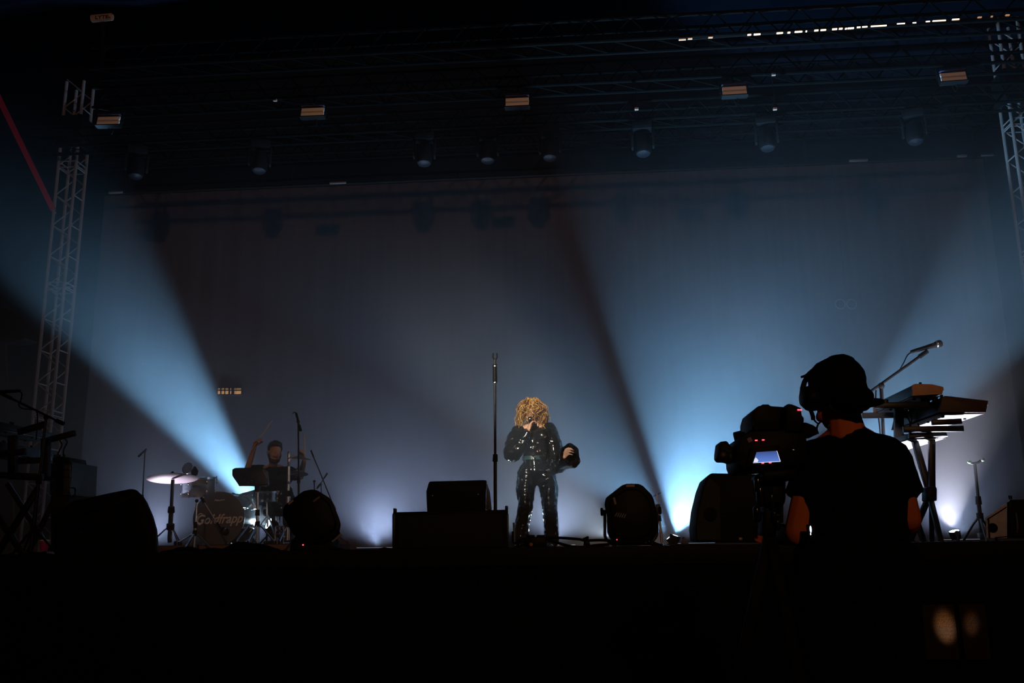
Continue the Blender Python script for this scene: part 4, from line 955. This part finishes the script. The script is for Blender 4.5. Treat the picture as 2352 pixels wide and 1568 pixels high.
# clothes
j = MB(); j.cap(chest + Vector((-.085, .0, .03)), chest + Vector((.10, 0, .03)), .105, .115); j.chain([chest, waist], [.135, .115]); j.cap(neck + Vector((0, .01, -.03)), chest, .075, .12)
j.cap(chest + Vector((.05, 0, -.02)), waist + Vector((.08, 0, .03)), .12, .11)
j.chain([sR, sR.lerp(eR, .5) + Vector((-.02, 0, 0)), eR + Vector((-.005, 0, -.02)), eR.lerp(wR, .55) + Vector((0, 0, -.03)), wR + Vector((-.01, 0, -.02))], [.080, .092, .098, .075, .046])
j.chain([sL, sL.lerp(eL, .5) + Vector((.02, 0, 0)), eL + Vector((.0, 0, -.01))], [.085, .095, .10])
cuffc = S(1306, 1047, -.30)
j.chain([eL, S(1283, 1066, -.08), S(1292, 1058, -.16)], [.10, .095, .085])
organic('jacket', j, LATEX, t, .009, 5, .007, 9)
# bell cuff round the free hand: a thick open ring with folds
cd_ = (cuffc - S(1286, 1062, -.12)).normalized(); u, w = ortho(cd_)
cb = MB(); N = 40; rings = ((-.15, .085), (-.06, .098), (.0, .112), (.035, .118), (.035, .108), (-.03, .096), (-.12, .07))
for h_, r_ in rings:
    for k in range(N):
        a = 2 * math.pi * k / N; rr = r_ * (1 + .08 * math.sin(3 * a + .6) + .05 * math.sin(7 * a + h_ * 20))
        p = cuffc + cd_ * (h_ + .018 * math.sin(2 * a)) + (u * math.cos(a) + w * math.sin(a)) * rr; p.z -= .0 + (.03 if math.sin(a) * w.z + math.cos(a) * u.z < 0 else 0) * r_ * 6; cb.v.append(p)
for i in range(len(rings) - 1):
    for k in range(N): cb.f.append([i * N + k, i * N + (k + 1) % N, (i + 1) * N + (k + 1) % N, (i + 1) * N + k])
cb.build('bell_cuff', LATEX, t, smooth=80)
tr = MB(); tr.chain([waist, pel], [.115, .135]); tr.cap(pel + Vector((-.05, 0, 0)), pel + Vector((.06, 0, 0)), .125)
tr.chain([pel + Vector((-.085, 0, -.03)), S(1207, 1125, .0), kR, S(1199, 1205, -.01), S(1196, 1241, -.01)], [.115, .105, .082, .080, .088])
tr.chain([pel + Vector((.10, 0, -.03)), S(1261, 1125, .0), kL, S(1266, 1205, .0), S(1267, 1241, .01)], [.115, .105, .082, .078, .080])
organic('trousers', tr, LATEX, t, .009, 4, .006, 9)
MB().lathe([(.122, -.022), (.128, -.02), (.128, .02), (.122, .022)], Matrix.Translation(waist + Vector((0, 0, -.012))) @ Matrix.Diagonal((1.0, .92, 1, 1)), 36).build('belt', mat('teal_latex', (.02, .05, .055), .25, spec=.6), t)
for a_ in (aR_, aL_):
    f0 = Vector((a_.x, a_.y, STAGE)); bt = MB(); bt.cap(f0 + Vector((0, .03, .05)), f0 + Vector((0, .02, .16)), .045, .05); bt.cap(f0 + Vector((0, 0, .045)), f0 + Vector((-.02, -.13, .035)), .042, .034); bt.box(f0 + Vector((0, .05, .02)), (.06, .06, .04))
    organic('boot', bt, LATEX, t, .008, 4)
# hair: scalp mass and wavy locks
hr = MB(); hp = lambda x, y, z: hc + hm_ @ Vector((x, y, z))
hr.ell(hp(0, -.025, .045), (.090, .098, .094), 20, 14, hm_); hr.ell(hp(0, -.06, -.03), (.10, .06, .10), 16, 12, hm_)
hair = organic('hair', hr, HAIRM, t, .009, 4, .006, 20)
rnd = random.Random(11); lks = [MB(), MB(), MB()]
for k in range(420):
    az = rnd.uniform(0, 2 * math.pi); front = max(0, math.sin(az)); x0, y0 = math.cos(az), math.sin(az)
    if front > .55 and abs(x0) < .5 and rnd.random() < .72: continue
    st_ = Vector((x0 * rnd.uniform(.015, .08), y0 * rnd.uniform(.015, .08) - .01, .138 - rnd.uniform(0, .035)))
    L = rnd.uniform(.16, .36) * (.62 if front > .5 else 1); ph = rnd.uniform(0, 6.28); amp = rnd.uniform(.012, .034); fq = rnd.uniform(8, 15); pts = []; rad = []
    ex = rnd.uniform(.08, .125) + (.045 * rnd.random() if abs(x0) > .5 else 0)
    for i in range(13):
        q = i / 12; out = st_.xy.length + (ex - st_.xy.length) * min(1, math.sin(min(q * 2.6, 1.57)))
        out += amp * math.sin(ph + q * fq) * min(1, q * 1.6) + .025 * q * q
        z = st_.z - L * q ** 1.2 + .012 * math.cos(ph + q * fq)
        tw = .30 * math.sin(ph * 1.7 + q * fq * .8) * q
        pts.append(hp(math.cos(az + tw) * out, math.sin(az + tw) * out * 1.0 - .015, z)); rad.append(rnd.uniform(.0028, .0048) * (1 - .6 * q) + .0005)
    lks[k % 3].tube(pts, rad, 5)
for k in range(40):
    az = rnd.uniform(0, 6.28); q = hp(math.cos(az) * .115, math.sin(az) * .09, rnd.uniform(-.1, .13)); e = Vector((math.cos(az) * rnd.uniform(.03, .075), 0, rnd.uniform(-.03, .05)))
    lks[2].tube(smoothpath([q, q + e * .6 + Vector((0, 0, .015)), q + e + Vector((0, 0, -.02)), q + e * .8 + Vector((0, 0, -.05))], 3), .0014, 4)
for lk, nm, hmat in zip(lks, ('loose_locks', 'dark_locks', 'golden_locks'), (HAIRM, mat('brown_hair', (.16, .075, .022), .5, var=.4, scale=30), mat('golden_hair', (.66, .40, .13), .4, var=.3, scale=30))):
    o = lk.build(nm, hmat, hair, smooth=80); o['kind'] = 'stuff'
microphone('dark hand-held microphone at the singer\'s mouth', mouth + Vector((-.005, -.10, -.155)), mouth + Vector((0, -.018, .0)), PLAST, r=.017)

# ---------------------------------------------------------------- drummer
YD = 11.3
def D(x, y, dy=0): return P(x, y, YD + dy)
TEE = mat('black_tee', (.006, .006, .007), .95, spec=.03, bump=.2, scale=70); JEANS = mat('dark_jeans', (.008, .010, .015), .9, spec=.03)
t = thing('person', 'drummer in a black t-shirt with dark hair and beard raising one stick', 'person', feet(632, YD, RZ))
hc = D(631, 1038, -.12); hf = Vector((.55, -1, -.30)); hu = Vector((.12, -.1, 1))
b = MB(); hm_ = head(b, hc, hf, hu, 1.06)
neck = D(628, 1072, .0); sR, sL = D(602, 1082, .02), D(660, 1084, .03); chest = D(631, 1098, .02); waist = D(632, 1140, .03); pel = Vector((D(632, 1150).x, YD, RZ + .60))
eR, wR = D(568, 1078, -.02), D(584, 1028, -.16); eL, wL = D(690, 1094, -.12), D(699, 1056, -.28)
b.chain([hc + Vector((-.02, .02, -.08)), neck], [.058, .06]); b.cap(chest + Vector((-.09, 0, .02)), chest + Vector((.09, 0, .02)), .10); b.chain([chest, waist, pel], [.13, .13, .14]); b.cap(neck, sR, .05, .06); b.cap(neck, sL, .05, .06)
b.chain([sR, eR, wR], [.056, .042, .029]); b.chain([sL, eL, wL], [.056, .042, .029])
kR = Vector((pel.x - .40, YD - .22, RZ + .52)); kL = Vector((pel.x + .27, YD - .30, RZ + .52)); fR = Vector((kR.x + .04, kR.y + .06, RZ + .07)); fL = Vector((kL.x + .0, kL.y + .05, RZ + .07))
b.chain([pel + Vector((-.08, 0, 0)), kR, fR], [.09, .06, .042]); b.chain([pel + Vector((.08, 0, 0)), kL, fL], [.09, .06, .042])
for f0 in (fR, fL): b.cap(f0, f0 + Vector((0, -.17, -.03)), .042, .035)
dR = Vector((.32, -.35, .85)); hand(b, wR, dR, Vector((-.25, -.8, -.2)), Vector((.85, -.1, -.25)), 58, s=1.05)
dL = Vector((.05, -.4, .9)); hand(b, wL, dL, Vector((.3, -.85, -.3)), Vector((-.9, -.3, .0)), 58, s=1.05)
organic('body', b, SKIN, t, .0075, 4); eyes(hc, hm_, 1.06, t)
j = MB(); j.cap(chest + Vector((-.10, 0, .02)), chest + Vector((.10, 0, .02)), .13); j.chain([chest, waist, pel], [.155, .155, .16]); j.cap(neck + Vector((0, 0, -.05)), chest, .09, .14)
j.chain([sR, sR.lerp(eR, .55)], [.082, .072]); j.chain([sL, sL.lerp(eL, .6)], [.082, .072])
organic('t_shirt', j, TEE, t, .011, 4, .006, 8)
j = MB(); j.cap(pel + Vector((-.07, 0, 0)), pel + Vector((.07, 0, 0)), .155); j.chain([pel + Vector((-.08, 0, 0)), kR, fR + Vector((0, 0, .08))], [.115, .082, .065]); j.chain([pel + Vector((.08, 0, 0)), kL, fL + Vector((0, 0, .08))], [.115, .082, .065])
organic('trousers', j, JEANS, t, .012, 4, .005, 9)
for f0 in (fR, fL):
    j = MB(); j.cap(f0 + Vector((0, .02, .0)), f0 + Vector((0, -.19, -.025)), .055, .044); organic('shoe', j, PLAST, t, .01, 3)
hp = lambda x, y, z: hc + hm_ @ Vector((x, y, z)) * 1.06
j = MB(); j.ell(hp(0, -.03, .045), (.090, .098, .092), 18, 12, hm_); j.ell(hp(0, -.06, -.02), (.085, .055, .07), 14, 10, hm_); j.ell(hp(0, .04, .105), (.07, .05, .025), 14, 10, hm_)
organic('hair', j, DARKHAIR, t, .009, 3, .008, 26)
j = MB(); j.ell(hp(0, .05, -.095), (.05, .05, .032), 14, 10, hm_); j.ell(hp(0, .088, -.046), (.032, .012, .008), 10, 8, hm_)
for q in (-1, 1): j.cap(hp(q * .066, .01, -.03), hp(q * .04, .055, -.09), .016, .022)
organic('beard', j, mat('brown_beard', (.05, .03, .02), .8), t, .007, 3, .004, 40)
for lab, a, c in (('drumstick raised high in the drummer\'s fist', D(587, 1020, -.2), D(626, 964, -.12)), ('drumstick held upright over the hi-hat', D(701, 1052, -.32), D(699, 995, -.25))):
    d = (c - a).normalized(); a = a - d * .09; tt = thing('drumstick', lab, 'drumstick', a)
    MB().tube([a, a + d * .26, c - d * .06, c - d * .02], [.0072, .0072, .006, .0035], 10).build('shaft', STICK, tt); MB().ell(c - d * .01, .0058, 8, 6).build('tip', STICK, tt)

# ---------------------------------------------------------------- camera operator on a pit podium
YC = 3.4
def O(x, y, dy=0): return P(x, y, YC + dy)
PZ = .50
pc = Vector((O(1960, 1240).x, YC, 0))
t = thing('pit_podium', 'black wooden podium in the pit under the camera operator', 'platform', pc)
MB().box((pc.x - .25, YC + .25, PZ - .02), (1.5, 1.3, .04)).build('top', BLACK, t, bevel=.004)
for x in (-.9, .4):
    for y in (-.3, .8): MB().box((pc.x + x, YC + y, (PZ - .04) / 2), (.07, .07, PZ - .04)).build('leg', BLACK, t)
MB().box((pc.x - .25, YC - .38, .3), (1.4, .03, .32)).build('front_panel', BLACK, t)
t = thing('person', 'camera operator in black t-shirt and backward cap seen from behind', 'person', Vector((pc.x, YC, PZ)))
hc = O(1921, 908, .0); hf = Vector((-.20, 1, -.10)); hu = Vector((.03, .05, 1))
b = MB(); hm_ = head(b, hc, hf, hu, 1.04)
neck = O(1946, 985, -.01); sR, sL = O(2046, 1052, .0), O(1872, 1052, .06); chest = O(1962, 1080, .02); waist = O(1968, 1215, .02); pel = O(1966, 1300, .02)
eR, wR = O(2086, 1190, -.02), O(2050, 1222, .24); eL, wL = O(1834, 1222, .02), O(1797, 1232, .30)
b.chain([hc + Vector((.02, -.01, -.05)), O(1938, 950, -.01), neck + Vector((.0, 0, -.03))], [.058, .058, .068]); b.cap(chest + Vector((-.09, 0, .03)), chest + Vector((.09, 0, .03)), .085); b.chain([chest, waist, pel], [.13, .13, .145]); b.cap(neck, sR, .04, .056); b.cap(neck, sL, .04, .056)
b.chain([sR, eR, wR], [.056, .045, .032]); b.chain([sL, eL, wL], [.056, .050, .034]); b.cap(eR.lerp(wR, .1), eR.lerp(wR, .45), .052, .046)
kR = Vector((pel.x + .11, YC + .02, PZ + .48)); kL = Vector((pel.x - .11, YC + .05, PZ + .48)); fR = Vector((kR.x + .02, YC, PZ + .07)); fL = Vector((kL.x - .02, YC + .05, PZ + .07))
b.chain([pel + Vector((.09, 0, -.03)), kR, fR], [.10, .062, .045]); b.chain([pel + Vector((-.09, 0, -.03)), kL, fL], [.10, .062, .045])
for f0 in (fR, fL): b.cap(f0, f0 + Vector((0, .17, -.03)), .045, .035)
hand(b, wL, Vector((-.25, .9, .0)), Vector((-.5, -.1, -.85)), Vector((-.8, .1, .4)), 50, s=1.05); hand(b, wR, Vector((-.45, .85, .1)), Vector((.4, .2, -.85)), Vector((-.8, -.3, 0)), 48, s=1.05)
organic('body', b, TAN_SKIN, t, .0065, 5); eyes(hc, hm_, 1.04, t)
j = MB(); j.cap(chest + Vector((-.10, 0, .03)), chest + Vector((.10, 0, .03)), .10); j.chain([chest, waist, pel], [.150, .145, .165]); j.cap(chest + Vector((-.07, 0, 0)), waist + Vector((-.05, 0, 0)), .13); j.cap(chest + Vector((.07, 0, 0)), waist + Vector((.05, 0, 0)), .13)
j.cap(neck + Vector((.01, 0, -.045)), chest, .072, .13); j.cap(neck + Vector((.01, 0, -.03)), sR, .048, .068); j.cap(neck + Vector((0, 0, -.03)), sL, .046, .066)
def sleeve(mb, a, e, k, r0, r1):
    q = a.lerp(e, k); mb.cap(a, q.lerp(a, .25), r0, r1); mb.tube([a.lerp(q, .4), q], [r1 * .95, r1 * 1.06], 18)
sleeve(j, sR, eR, .62, .070, .072); sleeve(j, sL, eL, .55, .068, .070)
organic('t_shirt', j, TEE, t, .009, 4, .004, 7)
j = MB(); j.cap(pel + Vector((-.07, 0, 0)), pel + Vector((.07, 0, 0)), .15); j.chain([pel + Vector((.09, 0, -.03)), kR, fR + Vector((0, 0, .06))], [.12, .085, .075]); j.chain([pel + Vector((-.09, 0, -.03)), kL, fL + Vector((0, 0, .06))], [.12, .085, .075])
organic('trousers', j, JEANS, t, .012, 4, .005, 9)
for f0 in (fR, fL):
    j = MB(); j.cap(f0 + Vector((0, -.02, .0)), f0 + Vector((0, .19, -.025)), .056, .044); organic('shoe', j, PLAST, t, .01, 3)
hp = lambda x, y, z: hc + hm_ @ Vector((x, y, z)) * 1.04
# cap: loose crown with a bump on top, brim turned to the back
j = MB(); j.ell(hp(0, -.012, .050), (.098, .115, .088), 22, 14, hm_); j.ell(hp(.0, -.055, .0), (.088, .078, .075), 18, 12, hm_); j.ell(hp(.015, -.01, .105), (.062, .07, .042), 16, 10, hm_)
cap_ = organic('cap', j, mat('black_cotton', (.006, .006, .006), .95, spec=.03, bump=.2, scale=90), t, .008, 4, .003, 14)
br = MB(); top_, bot_ = [], []
for i in range(13):
    a = R(180 * i / 12); x = math.cos(a) * .088; ex = math.sin(a) ** .8
    top_.append(hp(x + .02, -.095 - .085 * ex, -.030 - .030 * ex - .02 * (1 - abs(math.cos(a)))))
br.prism(top_, [p - Vector((0, 0, .010)) for p in top_])
br.build('brim', MATS['black_cotton'], cap_, bevel=.002)
j = MB(); j.ell(hp(0, -.06, -.055), (.068, .045, .04), 14, 10, hm_); organic('hair', j, DARKHAIR, t, .009, 3, .004, 30)
# headset
t = thing('headset', 'black intercom headset with microphone boom worn over the operator\'s cap', 'headset', hc)
pts = [hp(math.cos(R(a)) * .106, .045, .0 + math.sin(R(a)) * .118) for a in range(-5, 186, 12)]
MB().tube(pts, .010, 8).build('headband', PLAST, t)
for q, c0 in ((-1, hp(-.108, .0, -.015)), (1, hp(.104, -.005, -.008))):
    ax = hm_ @ Vector((q, 0, 0)); Mq = Matrix.Translation(c0 - ax * .03) @ ax.to_track_quat('Z', 'Y').to_matrix().to_4x4()
    e = MB().lathe([(.036, -.005), (.045, .0), (.047, .016), (.045, .03), (.036, .042), (.02, .047), (.002, .048)], Mq, 24).build('ear_cup', PLAST, t)
    MB().lathe([(.030, .046), (.031, .049), (.022, .052), (.002, .052)], Mq, 20).build('cup_plate', STEELB, e)
MB().tube(smoothpath([O(1859, 935, .02), O(1866, 952, .05), O(1868, 963, .06)], 4), .008, 8).build('boom_joint', PLAST, t)
MB().tube(smoothpath([O(1866, 945, .03), O(1869, 962, .05), O(1880, 972, .06), O(1888, 960, .06), O(1889, 945, .04)], 5), .0035, 6).build('cord', RUBBER, t)
MB().tube(smoothpath([O(1880, 972, .06), O(1876, 984, .05), O(1879, 995, .03)], 4), .0035, 6).build('lower_cord', RUBBER, t)
MB().tube(smoothpath([O(1872, 843, .0), O(1858, 855, .0), O(1851, 862, .0), O(1840, 866, .0)], 4), .005, 6).build('hinge_arm', STEELB, t)
MB().tube(smoothpath([O(1852, 863, .0), O(1863, 868, .0), O(1870, 875, .0)], 4), .004, 6).build('hinge_wire', STEELB, t)

# ---------------------------------------------------------------- video camera on a tripod
t = thing('video_camera', 'black broadcast video camera with a small lit screen and red lamps', 'video camera', O(1770, 1080, .2))
YV = 3.35
V = lambda poly, y, d, name, m=PLAST, tp=1.0, bv=.006: MB().slab(poly, y, d, tp).build(name, m, t, bevel=bv)
V([(1703, 1077), (1697, 1062), (1694, 1020), (1700, 1003), (1722, 990), (1800, 986), (1850, 990), (1855, 1020), (1850, 1068), (1800, 1070), (1712, 1080)], YV, .30, 'body')
V([(1727, 985), (1727, 958), (1732, 940), (1742, 932), (1749, 931), (1751, 928), (1766, 928), (1769, 932), (1800, 934), (1812, 938), (1812, 990), (1732, 992)], YV + .06, .26, 'viewfinder_hood', bv=.010)
V([(1806, 990), (1806, 934), (1808, 927), (1817, 927), (1840, 936), (1842, 955), (1847, 958), (1846, 990)], YV - .02, .14, 'eyepiece', bv=.008)
V([(1845, 990), (1848, 968), (1870, 976), (1880, 985), (1878, 998), (1848, 1000)], YV + .03, .12, 'shoulder_pad', RUBBER)
V([(1650, 1050), (1650, 1040), (1653, 1014), (1670, 1012), (1680, 1026), (1692, 1034), (1700, 1018), (1700, 1058), (1680, 1060), (1672, 1056), (1656, 1056)], YV + .10, .12, 'lens_grip', bv=.008)
MB().cyl(O(1690, 1010, .10), O(1706, 1006, .10), .03).build('focus_ring', RUBBER, t)
for x, y in ((1661, 1047), (1682, 1050)): MB().lathe([(.020, 0), (.022, .006), (.016, .01), (.002, .011)], Matrix.Translation(P(x, y, YV + .098)) @ Matrix.Rotation(R(90), 4, 'X'), 16).build('thumb_wheel', STEELB, t)
MB().cyl(P(1706, 1000, YV + .05), P(1706, 992, YV + .05), .008).build('knob', RUBBER, t)
V([(1714, 1074), (1724, 1028), (1792, 1022), (1800, 1066)], YV - .02, .04, 'screen_frame', bv=.003)
scr = bpy.data.materials.new('lit_screen'); scr.use_nodes = True; nt = scr.node_tree; nt.nodes.clear()
ou = nt.nodes.new('ShaderNodeOutputMaterial'); em = nt.nodes.new('ShaderNodeEmission'); gc = nt.nodes.new('ShaderNodeTexCoord'); sx_ = nt.nodes.new('ShaderNodeSeparateXYZ'); rp = nt.nodes.new('ShaderNodeValToRGB')
nt.links.new(gc.outputs['Generated'], sx_.inputs[0]); nt.links.new(sx_.outputs['Z'], rp.inputs[0]); nt.links.new(rp.outputs[0], em.inputs[0]); nt.links.new(em.outputs[0], ou.inputs[0])
rp.color_ramp.elements[0].color = (.10, .20, .62, 1); rp.color_ramp.elements[1].color = (.04, .07, .22, 1); em.inputs[1].default_value = 1.1
V([(1730, 1062), (1738, 1038), (1784, 1035), (1792, 1059)], YV - .023, .006, 'screen', scr, bv=0)
WHT = mat('screen_white', (.8, .8, .9), .5, emit=(.8, .85, 1), es=.9)
V([(1731, 1061), (1733, 1054), (1736, 1050), (1739, 1053), (1742, 1057), (1740, 1061)], YV - .0245, .002, 'screen_figure', WHT, bv=0)
V([(1784, 1035), (1785, 1035), (1793, 1059), (1792, 1060)], YV - .0245, .002, 'screen_edge', WHT, bv=0); V([(1730, 1063), (1730, 1062), (1792, 1059), (1792, 1060)], YV - .0245, .002, 'screen_edge', WHT, bv=0)
for x, y in ((1737, 1011), (1753, 1010), (1752, 1063.5), (1769, 1062.5)): MB().box(P(x, y, YV - .024), (.008, .006, .0035)).build('tally_lamp', REDLED, t, smooth=None)
for x in (1834, 1839): MB().ell(P(x, 941, YV - .022), (.0045, .004, .003), 8, 6).build('tally_lamp', REDLED, t)
sticker(P(1722, 1010, YV - .003), .016, .016, t, Matrix.Rotation(R(-25), 3, 'Y'), GREY)
MB().tube(smoothpath([P(1730, 970, YV + .05), P(1733, 980, YV + .05), P(1738, 988, YV + .05)], 3), .003, 6).build('edge_trim', CHROME, t)
MB().ell(P(1823, 1033, YV - .005), (.007, .004, .005), 8, 6).build('catch', CHROME, t)
t = thing('camera_tripod', 'black camera tripod with a fluid head full of shiny knobs', 'tripod', Vector((O(1790, 1200).x, YV + .15, PZ)))
V([(1752, 1096), (1752, 1082), (1830, 1076), (1834, 1090), (1826, 1100), (1760, 1102)], YV + .03, .24, 'head_plate')
V([(1752, 1150), (1755, 1100), (1806, 1098), (1806, 1150), (1798, 1165), (1760, 1165)], YV + .10, .16, 'fluid_head', bv=.012)
V([(1750, 1230), (1754, 1160), (1784, 1160), (1784, 1230)], YV + .12, .10, 'bowl', bv=.012)
for x, y, h_ in ((1740, 1112, 22), (1745, 1137, 30), (1738, 1180, 22), (1768, 1120, 16), (1772, 1150, 24), (1778, 1185, 16), (1786, 1205, 16)):
    MB().cap(P(x, y - h_ / 2, YV + .1), P(x + 2, y + h_ / 2, YV + .1), .009 if x > 1760 else .014, n=10).build('control_knob', mat('gloss_black', (.012, .012, .014), .12, spec=.8), t)
    MB().cyl(P(x, y, YV + .1), P(max(x + 12, 1768), y, YV + .14), .007).build('knob_shaft', STEELB, t)
hb = P(1768, 1228, YV + .17)
for k in range(3):
    a = R(45 + 120 * k); f = Vector((hb.x + math.cos(a) * .34, hb.y + math.sin(a) * .34, PZ)); lg = MB().bar(hb, f + Vector((0, 0, .02)), .04, .03).build('leg', BLACK, t, bevel=.003); MB().ell(f + Vector((0, 0, .031)), .03, 10, 8).build('rubber_foot', RUBBER, lg)
MB().cyl(P(1790, 1140, YV + .2), O(1778, 1226, .36), .011).build('pan_bar', BLACK, t)
t = thing('belt_pack_lamp', 'tiny white lamp clipped to the operator\'s belt pack', 'lamp', O(1862, 1216, -.12))
MB().box(O(1864, 1224, -.10), (.03, .02, .06)).build('pack', PLAST, t, bevel=.004)
MB().ell(O(1862, 1215, -.115), (.0035, .003, .012), 8, 8).build('lamp', mat('white_indicator', (.8, .85, 1), .4, emit=(.75, .85, 1), es=1.6), t); MB().ell(O(1862, 1226, -.115), (.002, .002, .004), 6, 6).build('lamp', MATS['white_indicator'], t)
